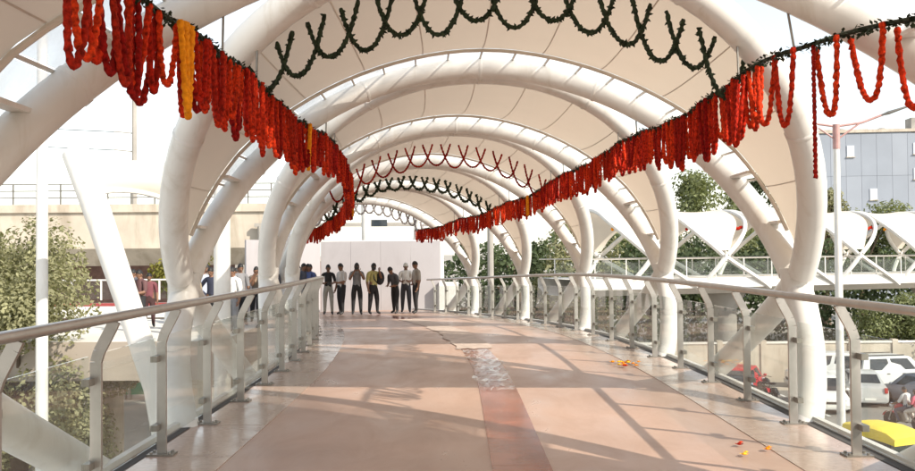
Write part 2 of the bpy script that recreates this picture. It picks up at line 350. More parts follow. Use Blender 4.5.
# ------------------------------------------------------------------ arch canopies
L = 4.7; UU = 3.1; H0 = 1.15; HA = 2.73; VD = 2.18
SAT = 80
def vfun(th):
    x = min(th, PI - th)
    if x < 0: return VD * math.sin(x)
    x = min(1.0, x / R(SAT)); return VD * math.sin(PI / 2 * x)
def pane_w(th): return .64 * min(1.0, vfun(th) / 1.3)
def rib_pt(PF, sk, sg, th, off=0.0):
    return PF(sk + sg * vfun(th), (UU + off) * math.cos(th), H0 + (HA + off) * math.sin(th))
def canopy(PF, sk, label, group, detail=1, name='arch_canopy'):
    base = PF(sk, 0, 0)
    T = thing(name, label, 'canopy', base, group)
    n = 48 if detail else 26; nt = 14 if detail else 7
    rr = .132
    for sg in (-1, 1):
        m = MB(); lo = R(3)
        ths = [lo + (PI - 2 * lo) * i / n for i in range(n + 1)]
        m.tube([rib_pt(PF, sk, sg, t) for t in ths], rr, nt); rb = m.build('rib', M['white_steel'], T, True)
        if detail:
            for dg in (31, 62, 90, 118, 149):
                m = MB(); m.tube([rib_pt(PF, sk, sg, R(dg + q)) for q in (-.45, -.25, .25, .45)], [rr - .002, rr + .007, rr + .007, rr - .002], nt, cap=False); m.build('splice_band', M['white_steel'], rb, True)
    for sd in (-1, 1):
        # toward-camera foot: the rib runs on below the joint
        m = MB(); pts = []
        for i in range(9):
            t = -R(30) * i / 8
            pts.append(PF(sk + VD * math.sin(t), sd * UU * math.cos(t), H0 + HA * math.sin(t)))
        m.tube([PF(sk, sd * UU, H0 + .12)] + pts, [.14] * 3 + [.135] * 7, nt); m.build('curved_leg', M['white_steel'], T, True)
        m = MB(); a = PF(sk + .02, sd * UU, H0 + .05); b = PF(sk + 1.0, sd * (UU - .05), .58); c = PF(sk + 2.5, sd * 2.98, -.12); e = PF(sk + 3.2, sd * 2.8, -.62)
        pts = []
        for i in range(13):
            t = i / 12.0; pts.append(a * (1 - t) ** 3 + b * 3 * t * (1 - t) ** 2 + c * 3 * t * t * (1 - t) + e * t ** 3)
        m.tube(pts, .135, nt if detail else 6); m.build('raking_leg', M['white_steel'], T, True)
        m = MB(); m.tube([PF(sk, sd * UU, H0 - .13), PF(sk, sd * UU, H0 + .02), PF(sk, sd * (UU - .01), H0 + .20)], [.145, .155, .16], nt); m.build('joint_collar', M['white_steel'], T, True)
    # fabric panels
    edges = [R(x) for x in ([7, 22, 36, 50, 64, 77, 90, 103, 116, 130, 144, 158, 173] if detail else [8, 35, 62, 90, 118, 145, 172])]
    for i in range(len(edges) - 1):
        m = MB(); rows = []
        for a in range(5):
            th = edges[i] + (edges[i + 1] - edges[i]) * a / 4; row = []
            wv = vfun(th)
            for b in range(9):
                q = -1 + 2 * b / 8; sag = -.15 * (1 - q * q) * min(1, wv / VD)
                off = .10 + sag; hh = H0 + (HA + off) * math.sin(th)
                row.append(PF(sk - wv + (q + 1) / 2 * (2 * wv - pane_w(th)), (UU + off) * math.cos(th), hh))
            rows.append(row)
        m.grid(rows); m.build('fabric_panel', M['fabric'], T, True)
        if detail and i:
            m = MB(); th = edges[i]; wv = vfun(th); r_ = []
            for dt in (-.0022, .0022):
                row = []
                for b in range(9):
                    q = -1 + 2 * b / 8; off = .094 - .15 * (1 - q * q) * min(1, wv / VD)
                    row.append(PF(sk - wv + .1 + (q + 1) / 2 * (2 * wv - pane_w(th) - .12), (UU + off) * math.cos(th + dt), H0 + (HA + off) * math.sin(th + dt)))
                r_.append(row)
            m.grid(r_); m.build('seam', M['seam'], T)
    if detail:                                           # glazed strip between the fabric edge and the far rib
        angs = [R(24) + R(132) * i / 18 for i in range(19)]
        def ep(e, th, o):
            v = vfun(th); return PF(sk + v - (pane_w(th) if e == 0 else .03), (UU + o) * math.cos(th), H0 + (HA + o) * math.sin(th))
        for i in range(18):
            a_, b_ = angs[i] + .008, angs[i + 1] - .008; vs = []
            for o in (.085, .097): vs += [ep(0, a_, o), ep(1, a_, o + .04), ep(1, b_, o + .04), ep(0, b_, o)]
            m = MB(); m.add(vs, [(0, 1, 2, 3), (7, 6, 5, 4), (0, 4, 5, 1), (1, 5, 6, 2), (2, 6, 7, 3), (3, 7, 4, 0)]); m.build('skylight_pane', M['skylight'], T)
        for a_ in angs:
            m = MB(); m.bar(ep(0, a_, .08), ep(1, a_, .12), .022, .02); m.build('glazing_bar', M['seam'], T)
        m = MB(); m.tube([ep(0, R(12) + R(156) * i / 40, .075) for i in range(41)], .022, 6); m.build('fabric_edge_bar', M['seam'], T, True)
    if detail:                                           # clamp tabs along the ribs
        for sg in (-1, 1):
            for dg in (14, 26, 38, 142, 154, 166):
                th = R(dg); p0 = rib_pt(PF, sk, sg, th, .0); p1 = PF(sk + sg * (vfun(th) - (.19 if sg < 0 else pane_w(th))), (UU + .06) * math.cos(th), H0 + (HA + .06) * math.sin(th))
                m = MB(); m.bar(p0, p1, .10, .03); m.build('clamp_tab', M['white_steel'], T)
    return T
ORD = ['nearest the camera, arching overhead at its node beside the first railing bays', '']
labels = {-0.8: 'unseen white arched canopy over the walkway behind the camera, kept for its shadows',  # out of view; continues the roof, kept for the light it blocks
          3.9: 'nearest white arched canopy, its ribs cut off by both picture edges',
          8.6: 'large white canopy with twin ribs and dark green garland loops beneath it',
          13.3: 'third white canopy along the walkway, between green and red looped garlands',
          18.0: 'white canopy with thin red looped garland hanging beneath it',
          22.7: 'white canopy with dark looped garland, well down the walkway',
          27.4: 'white canopy over the group of standing men',
          }
for sk in (-0.8, 3.9, 8.6, 13.3, 18.0, 22.7, 27.4):
    canopy(P, sk, labels[sk], 'arch canopies over the walkway')
# ------------------------------------------------------------------ railings
def railing(sgn, s_first, count, label, sp=1.18, path=P):
    T = thing('glass_railing', label, 'railing', path(s_first, sgn * 2.6, 0), 'glass railings along the walkway')
    uh, hh = sgn * 2.48, 1.14
    ss = [s_first - .6 + i * .3 for i in range(int((count * sp) / .3) + 1)]
    m = MB(); m.tube([path(s, uh, hh) for s in ss], .032, 12); m.build('handrail', M['steel'], T, True)
    pm = MB()
    prof = [(0, 0), (0, .86), (-.02, .925), (-.095, 1.07), (-.115, 1.115)]
    for a, b in zip(prof[:-1], prof[1:]):
        pm.bar((sgn * a[0], 0, a[1]), (sgn * b[0], 0, b[1]), .070, .026, up=(0, 1, 0))
    pm = pm.mesh('post', M['steel'])
    bm = MB(); bm.box((0, 0, .010), (.20, .12, .016))
    for x in (-.07, .07): bm.lathe([(.012, .018), (.012, .032)], 8, (x, .035, 0)); bm.lathe([(.012, .018), (.012, .032)], 8, (x, -.035, 0))
    bm = bm.mesh('base_plate', M['steel_dk'])
    cm = MB(); cm.box((0, 0, 0), (.05, .085, .045)); cm = cm.mesh('glass_clamp', M['steel_dk'])
    for i in range(count):
        s = s_first + i * sp; p = path(s, sgn * 2.6, 0); rz = heading(s)
        o = put('post', pm, T, False); o.location = p - T.location; o.rotation_euler = (0, 0, rz)
        b = put('base_plate', bm, o, False)
        for hz in (.22, .74):
            for sy in (-1, 1):
                c = put('glass_clamp', cm, o, False); c.location = (sgn * .03, sy * .05, hz)
        if i < count - 1:
            a = path(s + .05, sgn * 2.63, .10); b2 = path(s + sp - .05, sgn * 2.63, .10)
            m = MB(); up = Vector((0, 0, .80)); e = (b2 - a).cross(up).normalized() * .006
            m.add([a - e, b2 - e, b2 + e, a + e, a - e + up, b2 - e + up, b2 + e + up, a + e + up],
                  [(3, 2, 1, 0), (4, 5, 6, 7), (0, 1, 5, 4), (1, 2, 6, 5), (2, 3, 7, 6), (3, 0, 4, 7)]); m.build('glass_pane', M['glass'], T)
    return T
railing(-1, 1.80, 25, 'steel and glass railing along the left edge of the walkway')
railing(1, 1.58, 25, 'long curving steel and glass railing along the right edge of the walkway')

# ------------------------------------------------------------------ garlands
def string_mesh(m, cv, br, rng, n=6, step=None):
    """flower heads threaded tightly along the curve cv: one lumpy continuous string"""
    step = step or br * 1.3; pts = []; rad = []; acc = 0.0; last = cv[0]; ph = 0; k = 0
    fine = [cv[0]]
    for p in cv[1:]:
        d_ = (p - fine[-1]).length
        if d_ >= step / 2: fine.append(p)
    for i, p in enumerate(fine):
        r = br * (rng.uniform(.72, .86) if i % 3 == 0 else rng.uniform(.98, 1.2))
        pts.append(p + Vector((rng.uniform(-1, 1), rng.uniform(-1, 1), rng.uniform(-1, 1))) * br * .14); rad.append(r)
    o = len(m.v); m.tube(pts, rad, n)
    for i in range(o, len(m.v)):
        x, y, z = m.v[i]; j = br * .13; m.v[i] = (x + rng.uniform(-j, j), y + rng.uniform(-j, j), z + rng.uniform(-j, j))
def loop_mesh(name, w, dp, br, mt, step, rng, n=8):
    m = MB(); K = 160
    cv = [Vector((w * (i / K - .5), 0, -dp * (1 - abs(2 * i / K - 1) ** 2.6))) for i in range(K + 1)]
    string_mesh(m, cv, br, rng, n, step); return m.mesh(name, mt, True, 180)
rng = random.Random(11)
RED = [loop_mesh('strand', .20 + .04 * (i % 3), .40 + .035 * (i % 4), .017, M['marigold_red'], .027, rng) for i in range(8)]
DRK = [loop_mesh('strand', .24, .42 + .04 * i, .017, M['marigold_dark'], .027, rng) for i in range(3)]
ORG = [loop_mesh('strand', .07, .50, .018, M['marigold_orange'], .028, rng) for i in range(2)]
WID = [loop_mesh('strand', .31, .46, .018, M['marigold_red'], .026, rng) for i in range(2)]
def curtain(sgn, label, sa, sb, spacing, dens_near):
    T = thing('garland_curtain', label, 'garland', P(sa, sgn * 1.92, 2.9), 'marigold garland curtains along the walkway')
    def rp(s):
        k = ((s - 8.6 + L / 2) % L) / L
        return P(s, sgn * (1.92 + (.62 * max(0.0, 5.9 - s) / 1.6 if sgn > 0 else 0.0)), 2.86 + .12 * math.exp(-((s - 12.5) / 4.0) ** 2) + .035 * math.cos(2 * PI * (k)) + .012 * math.sin(s * 5.1))
    m = MB(); ss = [sa + (sb - sa) * i / 160 for i in range(161)]
    m.tube([rp(s) for s in ss], .016, 6); ro = m.build('rope', M['rope'], T)
    m = MB(); rg = random.Random(int(sgn + 5))
    for i in range(7000):                                # mango leaves bound along the rope
        s = sa + (sb - sa) * rg.random(); p = rp(s) + Vector((rg.uniform(-.02, .02), 0, rg.uniform(-.025, .02)))
        a = Vector((rg.uniform(-1, 1), rg.uniform(-1, 1), rg.uniform(-1, .6))).normalized() * .042; b = a.cross(Vector((0, 0, 1))).normalized() * .012
        m.add([p, p + a * .5 + b, p + a, p + a * .5 - b], [(0, 1, 2, 3)])
    lf = m.build('leaf_binding', M['leafgreen'], T); lf['kind'] = 'stuff'
    s = sa + .05; n = 0
    while s < sb - .1 and n < 296:
        near_r = sgn > 0 and s < 6.3
        if near_r: me = WID[n % 2]; stp = .30
        else:
            me = RED[rg.randrange(8)]; stp = spacing * rg.uniform(.7, 1.3)
            if rg.random() < .30: me = DRK[rg.randrange(3)]
        if sgn < 0 and (abs(s - 4.75) < .075 or abs(s - 8.75) < .06 or abs(s - 17.6) < .05): me = ORG[n % 2]
        if sgn > 0 and abs(s - 17.9) < .09: me = ORG[n % 2]
        o = put('strand', me, T, False)
        o.location = rp(s) - T.location + Vector((rg.uniform(-.045, .045) if me not in ORG else -sgn * .075, 0, -.01))
        o.rotation_euler = (rg.uniform(-.06, .06), rg.uniform(-.05, .05), heading(s) + PI / 2 + rg.uniform(-.14, .14))
        k = rg.uniform(.90, 1.10) * (1.0 if s < 9 else .86); o.scale = (rg.uniform(.85, 1.15), 1, k)
        s += stp; n += 1
    # hangers from the canopies
    for sk in (3.9, 8.6, 13.3, 18.0, 22.7, 27.4):
        for sg in (-1, 1):
            th = R(52) if sgn > 0 else R(128); q = PF_rib = rib_pt(P, sk, sg, th)
            s_ = sk + sg * vfun(th)
            if sa < s_ < sb:
                m = MB(); m.tube([rp(s_), q], .009, 6); m.build('hanger', M['steel_dk'], T)
    return T, rp
TL, rpl = curtain(-1, 'dense red marigold garland curtain along the left side of the roof', 3.55, 30.5, .096, True)
TR, rpr = curtain(1, 'red marigold garland curtain along the right side of the roof', 4.25, 30.0, .097, True)
# single string hanging from the right curtain
m = MB(); p0 = rpr(5.6)
string_mesh(m, [p0 + Vector((0, 0, -i * .006)) for i in range(150)], .014, rng)
tag(m.build('flower_string', M['marigold_dark']), 'single straight red flower string hanging below the right garland curtain', 'flower string')

def cross_garland(s, th0, th1, nl, dp, br, mt, label, overlap=2.0, step=None, n=5, hoff=-.06):
    T = thing('looped_garland', label, 'garland', P(s, 0, 3.9), 'looped garlands across the roof')
    rg = random.Random(int(s * 10))
    def q(th): return P(s, (UU + hoff) * math.cos(th), H0 + (HA + hoff) * math.sin(th))
    step = step or br * 1.35; sp_ = MB()
    for i in range(nl):
        c = th0 + (th1 - th0) * (i + .5) / nl; hw = (th1 - th0) / nl * overlap / 2
        a, b = q(c - hw), q(c + hw); m = MB(); K = 160; dpi = dp * rg.uniform(.85, 1.15); jy = rg.uniform(-.05, .05)
        cv = [a.lerp(b, j / K) + Vector((0, jy * math.sin(PI * j / K), -dpi * (1 - abs(2 * j / K - 1) ** 2.2))) for j in range(K + 1)]
        string_mesh(m, cv, br, rg, n, step)
        m.build('strand', mt, T)
        if mt is M['leafgreen']:
            for k in range(70):
                p = cv[rg.randrange(K)]; e = Vector((rg.uniform(-1, 1), rg.uniform(-1, 1), rg.uniform(-1, .5))).normalized() * br * rg.uniform(1.6, 2.6); f_ = e.cross(Vector((.3, 1, .2))).normalized() * br * .55
                sp_.add([p, p + e * .5 + f_, p + e, p + e * .5 - f_], [(0, 1, 2, 3)])
    if sp_.v: sp_.build('leaf_sprigs', M['leafgreen'], T)['kind'] = 'stuff'
cross_garland(7.0, R(49), R(131), 14, .40, .020, M['leafgreen'], 'dark green leaf garland in overlapping loops under the large near canopy', 1.52)
cross_garland(17.2, R(42), R(138), 14, .42, .020, M['marigold_dark'], 'thin red looped garland crossing under the canopy in mid walkway', 1.55)
cross_garland(22.4, R(42), R(138), 16, .36, .030, M['leafgreen'], 'dark looped garland crossing the roof behind the thin red one', 1.55)
cross_garland(29.6, R(42), R(138), 16, .36, .035, M['panelw'], 'whitish looped garland, farthest of those crossing the roof', 1.5)

# fallen petals
def petals(name, pts, label):
    T = thing(name, label, 'petals', pts[0][0])
    for p, mt, r in pts:
        m = MB()
        for k in range(7):
            a = 2 * PI * k / 7 + rng.random(); e = Vector((math.cos(a), math.sin(a), .35)); f_ = Vector((-math.sin(a), math.cos(a), 0))
            m.add([p, p + e * r * .6 + f_ * r * .35, p + e * r, p + e * r * .6 - f_ * r * .35], [(0, 1, 2, 3)])
        m.ball(p + Vector((0, 0, r * .3)), (r * .5, r * .5, r * .3), 6, 4)
        m.build('flower_head', mt, T)
def fl(px, py):
    z = EYE * FPX / (py - 253.0); return Vector(((px - 457.5) * z / FPX, z, .012))
heap = []
for i in range(16): heap.append((fl(610 + rng.uniform(0, 28), 366 + rng.uniform(-2, 2.4)), M[rng.choice(['petal_yellow', 'marigold_orange', 'marigold_orange', 'marigold_red'])], rng.uniform(.03, .055)))
petals('flower_litter', heap, 'scattered yellow and orange petals on the floor near the right railing')
for px, py, mt, lb in ((736, 448, 'marigold_red', 'small red marigold head on the floor, leftmost of three near ones'), (741, 458, 'petal_yellow', 'yellow marigold head on the floor, nearest to the camera'), (764, 453, 'marigold_orange', 'orange marigold head on the floor closest to the near right post')):
    p = fl(px, py); petals('fallen_flower', [(p, M[mt], .035), (p + Vector((.02, .02, .012)), M[mt], .025)], lb)

# ------------------------------------------------------------------ partition wall at the far end
T = thing('partition_wall', 'pale off-white panel wall closing the far end of the walkway', 'wall', (-3, 33.3, -.75))
for i in range(4):
    x0 = -5.35 + i * 1.17; m = MB(); m.box((x0 + .58, 33.3, .62), (1.163, .08, 2.78)); m.build('wall_panel', M['panelw'], T)
m = MB(); m.box((-3.0, 33.36, 2.02), (4.9, .05, .06)); m.build('top_rail', M['fascia'], T)
for i in range(3):
    a = Vector((-5.4 - i * .75, 33.25 - i * .9, 0)); b = Vector((-5.4 - (i + 1) * .75 + .02, 33.25 - (i + 1) * .9 + .02, 0))
    m = MB(); m.bar(a + Vector((0, 0, .66)), b + Vector((0, 0, .66)), .08, 2.8); m.build('side_panel', M['panelw'], T)
m = MB(); m.box((-.35, 33.0, -.15), (.75, .5, 1.1)); tag(m.build('white_counter', M['fascia']), 'low white boxed counter at the right end of the panel wall', 'counter')
# gantry beam with dark sign behind
T = thing('gantry', 'thin grey gantry beam with a dark sign above the panel wall', 'gantry', (-3, 44, GROUND))
m = MB(); m.bar((-10.5, 44, 3.05), (2.0, 44, 3.0), .2, .2); m.build('beam', M['concrete_grey'], T)
for x in (-10.2, 1.7): m = MB(); m.tube([(x, 44, GROUND), (x, 44, 3.0)], .16, 10); m.build('column', M['concrete_grey'], T)
m = MB(); m.box((-4.05, 43.85, 3.1), (.85, .12, .34)); m.build('sign_board', M['windark'], T)
for (x0, x1, lab) in ((-4.4, -4.4, 'upright grey post just right of the dark gantry sign, above the panel wall'), (-2.6, -1.7, 'pale leaning strut behind the panel wall top'), (-.75, -.95, 'bright leaning strut behind the right end of the panel wall')):
    m = MB(); m.tube([(x0, 41, GROUND), (x0 + (x1 - x0) * .6, 41, 1.0), (x1, 41, 4.3)], [.2, .2, .26], 12); m.lathe([(.34, 0), (.34, .1), (.22, .14)], 12, (x0, 41, GROUND))
    tag(m.build('strut', M['white_steel'], None, True), lab, 'strut', 'struts behind the panel wall')

# ------------------------------------------------------------------ second walkway across the road
YB = 53.0; XB0 = 5.0
HEAD2 = R(18)
B2 = Vector((8.5, 49.0, 0))
def P2(s, u, h):
    return B2 + Matrix.Rotation(HEAD2, 3, 'Z') @ Vector((s, -u, 0)) + Vector((0, 0, h))
lab2 = ['first canopy of the distant bridge, showing left of the second column', 'second canopy of the distant bridge, left of the near right column', 'third canopy of the distant bridge, just behind the near right column',
        'fourth canopy of the distant bridge, right of the near right column', 'fifth canopy of the distant bridge, behind the lamp post', 'sixth canopy of the distant bridge, at the right picture edge', 'last canopy of the distant bridge beyond the right picture edge']
SAT = 60
for i in range(7):
    canopy(P2, 1.2 + i * 4.7, lab2[i], 'canopies of the distant bridge', detail=0, name='bridge_canopy')
d = MB(); s2 = [-3, 10, 22, 40]
d.grid([[P2(s, -HALF, 0), P2(s, HALF, 0), P2(s, HALF, -.55), P2(s, 1.6, -.95), P2(s, -1.6, -.95), P2(s, -HALF, -.55)] for s in s2], close=True)
bd = struct(d.build('bridge_deck', M['fascia']))
for sd in (-1, 1):
    T = thing('bridge_railing', 'steel and glass railing on the %s edge of the distant bridge' % ('near' if sd > 0 else 'far'), 'railing', P2(0, sd * 2.6, 0))
    m = MB(); m.tube([P2(s, sd * 2.6, 1.1) for s in s2], .035, 6); m.build('handrail', M['steel'], T)
    for i in range(22):
        s = -2 + i * 1.9; m = MB(); m.bar(P2(s, sd * 2.6, 0), P2(s, sd * 2.6, 1.1), .07, .05); m.build('post', M['white_steel'], T)
        m = MB(); m.bar(P2(s + .06, sd * 2.6, .5), P2(s + 1.84, sd * 2.6, .5), .012, .8); m.build('glass_pane', M['glass'], T)
for i, s in enumerate((8, 24)):
    m = MB(); p = P2(s, 0, 0)
    m.tube([Vector((p.x, p.y, GROUND)), Vector((p.x, p.y, -2.0)), Vector((p.x, p.y, -.9))], [.7, .7, 1.3], 16)
    tag(m.build('bridge_pier', M['concrete_grey'], None, True), ['round concrete pier under the distant bridge near its left end', 'round concrete pier under the right half of the distant bridge'][i], 'pier', 'piers of the distant bridge')
# orange flower strings hung under the distant canopies
for i, s in enumerate((1.2, 5.9, 10.6, 15.3, 20.0)):
    m = MB()
    for k in range(36):
        q = -1.9 + 3.8 * k / 35; m.ball(P2(s + q, 2.2, 2.75 + .12 * abs(math.sin(k * .7))), .10, 5, 4)
    m.tube([P2(s - 1.9, 2.2, 2.82), P2(s + 1.9, 2.2, 2.82)], .02, 5)
    tag(m.build('orange_garland', M['marigold_red'] if i % 2 else M['marigold_orange']), ['orange garland under the first canopy of the distant bridge', 'red garland under the second canopy of the distant bridge', 'orange garland under the third canopy of the distant bridge', 'red garland under the fourth canopy of the distant bridge', 'orange garland under the fifth canopy of the distant bridge'][i], 'garland', 'garlands on the distant bridge')

# ------------------------------------------------------------------ left branch: landing, canopy leg, viaduct
d = MB(); d.box((-8.55, 23.5, -.95), (5.9, 7.0, .91)); sl_ = struct(d.build('side_landing', M['landing']))
m = MB(); m.box((-8.55, 23.5, -.4925), (5.88, 6.98, .005)); m.build('landing_surface', M['pave'], sl_)
d = MB(); d.box((-16.5, 35.3, -.72), (15, 2.6, .45)); struct(d.build('side_walkway', M['fascia']))
T = thing('side_railing', 'white railing with red base behind the raking leg on the left', 'railing', (-16.5, 34.2, -.5))
m = MB(); m.tube([(-23.8, 34.2, .55), (-9.2, 34.2, .55)], .035, 8); m.build('handrail', M['white_steel'], T)
m = MB(); m.box((-16.5, 34.2, -.43), (14.6, .10, .12)); m.build('red_base', M['maroon_red'], T)
for i in range(13):
    x = -23.7 + i * 1.17; m = MB(); m.box((x, 34.2, .14), (.06, .05, .78)); m.build('post', M['white_steel'], T)
    m = MB(); m.box((x + .585, 34.2, .14), (1.05, .012, .70)); m.build('glass_pane', M['glass'], T)
for x, lab in ((-12.5, 'slim pier under the side walkway, right one'), (-20.5, 'slim pier under the side walkway, left one')):
    m = MB(); m.tube([(x, 35.3, GROUND), (x, 35.3, -1.3), (x, 35.3, -.94)], [.3, .3, .6], 12); tag(m.build('side_pier', M['concrete'], None, True), lab, 'pier', 'piers of the side walkway')
for i, (x, y) in enumerate(((-6.6, 21.5), (-10.5, 21.5), (-6.6, 25.8), (-10.5, 25.8))):
    m = MB(); m.tube([(x, y, GROUND), (x, y, -1.8), (x, y, -1.40)], [.35, .35, .7], 14)
    tag(m.build('landing_pier', M['concrete'], None, True), ['pier under the side landing, front and nearest the walkway', 'pier under the side landing, front left', 'pier under the side landing, rear and nearest the walkway', 'pier under the side landing, rear left'][i], 'pier', 'piers of the side landing')
# branch canopy with a raking leg
T = thing('branch_canopy', 'bright white raking leg with fabric wing beyond the left railing', 'canopy', (-4.7, 14, GROUND))
a = W(156, 385, 14); b = W(128, 300, 14); c = W(96, 205, 14.2); e = W(76, 150, 14.6)
foot = Vector((a.x + .9, a.y, GROUND))
m = MB(); m.tube([foot, a, b, c, e], [.20, .20, .20, .22, .23], 16); m.build('raking_leg', M['white_steel'], T, True)
m = MB(); m.lathe([(.5, 0), (.5, .15), (.3, .3)], 16, foot); m.build('foot_plinth', M['concrete'], T)
def wing(name, z0):
    m = MB(); rows = []
    for i in range(9):
        t = i / 8.0
        top = W(68 + 107 * t, 146 + 12 * t + 8 * math.sin(PI * t), z0 + 1.5 * t); bot = W(90 + 85 * t, 190 + 10 * t - 7 * math.sin(PI * t), z0 + 1.5 * t)
        rows.append([top.lerp(bot, k / 6) + Vector((0, -.25 * math.sin(PI * k / 6), 0)) for k in range(7)])
    m.grid(rows); m.build(name, M['fabric'], T, True)
    m = MB(); m.tube([r_[0] for r_ in rows], .06, 8); m.build('top_tube', M['white_steel'], T, True)
    m = MB(); m.tube([r_[-1] for r_ in rows], .05, 8); m.build('lower_tube', M['white_steel'], T, True)
wing('fabric_wing', 14.6)
e2 = W(176, 160, 16.1); m = MB(); m.tube([Vector((e2.x, e2.y, GROUND)), Vector((e2.x, e2.y, .5)), e2], [.16, .16, .14], 12); m.build('rear_post', M['white_steel'], T, True)

T = thing('barricade', 'low green barricade on the paving under the side landing', 'barricade', W(140, 394, 43.4))
for i in range(3):
    x = -17.2 + i * 1.05; m = MB(); m.box((x, 43.0, GROUND + .55), (1.0, .05, .62)); m.build('panel', M['paint_green'], T)
    for dx in (-.4, .4): m = MB(); m.box((x + dx, 43.0, GROUND + .42), (.05, .3, .84)); m.build('leg', M['steel_dk'], T)
# viaduct
T = thing('viaduct', 'beige concrete viaduct with steel railing beyond the left railing', 'viaduct', (-30, 46, GROUND))
VX0, VX1 = -75, -8.2
def vy(x): return 46 + (x + 30) * .04
m = MB()
prof = [(-2.6, 4.2), (-2.6, 3.78), (-2.45, 3.76), (-2.4, 1.9), (-1.6, 1.0), (1.6, 1.0), (2.6, 1.9), (2.6, 4.2), (2.35, 4.2), (2.35, 3.6), (-2.35, 3.6), (-2.35, 4.2)]
m.grid([[(x, vy(x) + p[0], p[1]) for p in prof] for x in (VX0, -50, -30, -18, VX1)], close=True)
m.add([(VX1, vy(VX1) + p[0], p[1]) for p in prof], [tuple(reversed(range(12)))])
m.build('girder', M['concrete'], T)
m = MB()
for z in (4.55, 4.9, 5.25): m.tube([(VX0, vy(VX0) - 2.5, z), (VX1, vy(VX1) - 2.5, z)], .03, 6)
m.build('rail_bars', M['steel_dk'], T)
for i in range(40):
    x = VX1 - .3 - i * 1.2; m = MB(); m.box((x, vy(x) - 2.5, 4.73), (.07, .07, 1.08)); m.build('rail_post', M['steel_dk'], T)
for x in (-10.5, -32, -54):
    m = MB(); m.box((x, vy(x), (GROUND + 1.0) / 2), (1.8, 2.4, 1.0 - GROUND)); m.box((x, vy(x), .55), (2.4, 4.2, .896)); m.build('pier', M['concrete_grey'], T)
T = thing('boundary_wall', 'maroon painted wall in the shade under the viaduct', 'wall', (-30, 52, GROUND))
m = MB(); m.box((-38, 51, (GROUND + 1.1) / 2), (60, .3, 1.1 - GROUND)); m.build('wall_face', M['maroon'], T)
m = MB(); m.box((-38, 51, 1.16), (60, .42, .12)); m.build('coping', M['concrete'], T)
# mast on the viaduct
T = thing('line_mast', 'slim grey mast with wire brackets standing on the viaduct', 'mast', (-17.6, 46, 3.6))
m = MB(); m.tube([(-17.6, 46.3, 3.6), (-17.6, 46.3, 12.5)], [.16, .12], 8); m.build('pole', M['concrete_grey'], T)
for z in (8.2, 7.2): m = MB(); m.bar((-17.6, 46.3, z), (-18.7, 46.3, z + .12), .06, .06); m.build('bracket', M['concrete_grey'], T)
for z in (8.3, 7.3): m = MB(); m.tube([(-18.7, 46.3, z), (-30, 46.2, z + .6), (-48, 46, z + 1.6)], .022, 5); m.build('wire', M['blackplastic'], T)

# ------------------------------------------------------------------ lamp posts
def lamp_post(loc, h, label, rz=0.0, r=.13, arms=True):
    T = thing('lamp_post', label, 'lamp post', loc, 'lamp posts', rz)
    m = MB(); m.tube([(0, 0, 0), (0, 0, h * .55), (0, 0, h)], [r * 1.15, r, r * .8], 12); m.lathe([(r * 2.2, 0), (r * 2.2, .06), (r * 1.3, .10), (r * 1.3, .4)], 12); m.build('pole', M['white_steel'], T, True, world_space=False)
    if arms:
        m = MB(); m.lathe([(r * .95, h - .9), (r * .95, h + .06)], 12); m.build('collar', M['pinkish'], T, world_space=False)
        for sx in (-1, 1):
            m = MB(); m.tube([(0, 0, h - .02), (sx * 1.0, 0, h + .12), (sx * 1.9, 0, h + .45 if sx > 0 else h - .02)], .045, 8); m.tube([(0, 0, h - .55), (sx * .9, 0, h + .08)], .035, 8); a_ = m.build('arm', M['pinkish'], T, True, world_space=False)
            m = MB(); q0 = Vector((sx * 1.75, 0, h + .40 if sx > 0 else h - .02)); q1 = Vector((sx * (2.75 if sx > 0 else 2.0), 0, h + .72 if sx > 0 else h + .02))
            m.tube([q0, q0.lerp(q1, .3), q1], [.05, .13, .07], 10, sx=.55, up=(0, 1, 0)); m.build('lamp_head', M['steel_dk'], T, True, world_space=False)
    return T
M['pinkish'] = mat('faded_red_steel', (.42, .24, .22), .5, var=.15)
p = W(838, 129, 33); lamp_post((p.x, p.y, GROUND), p.z - GROUND, 'white street lamp post with twin arms beyond the right railing', 0, .14)
p = W(42, 120, 17); lamp_post((p.x, p.y, GROUND), 14.2, 'slim white lamp post in front of the leafy tree at far left', R(90), .11)
m = MB(); p = W(222, 150, 15); m.tube([(p.x, p.y, GROUND), (p.x, p.y, 3.7)], .145, 16); m.lathe([(.3, 0), (.3, .08), (.16, .14)], 12, (p.x, p.y, GROUND)); m.lathe([(.2, 0), (.2, .06)], 12, (p.x, p.y, 3.7))
tag(m.build('round_column', M['white_steel'], None, True), 'straight bright white round column behind the left railing', 'column')

# ------------------------------------------------------------------ far building
T = thing('office_building', 'blue-grey clad office block with small pale windows behind the trees', 'building', (62, 118, GROUND))
bl = Vector((49, 116, 0)); ang = R(-6)
def BP(x, y, z): return bl + Matrix.Rotation(ang, 3, 'Z') @ Vector((x, y, 0)) + Vector((0, 0, z))
rotb = Matrix.Rotation(ang, 3, 'Z')
top = 17.4
m = MB(); m.box(BP(20, 10, (GROUND + top) / 2), (40, 20, top - GROUND), rotb); m.build('core', M['bluewall'], T)
for i in range(20):
    for j in range(4):
        m = MB(); m.box(BP(1 + i * 2.0, -.06, GROUND + 2.9 + j * 5.72), (1.97, .10, 5.69), rotb); m.build('cladding_panel', M['bluewall' if (i * 7 + j * 3) % 4 else 'bluewall2'], T)
m = MB(); m.box(BP(20, 10, top + .2), (40.6, 20.6, .4), rotb); m.build('parapet', M['concrete'], T)
m = MB(); m.box(BP(13.2, 1, top + .6), (1.2, 2.0, 2.6), rotb); m.build('roof_housing', M['concrete_grey'], T)
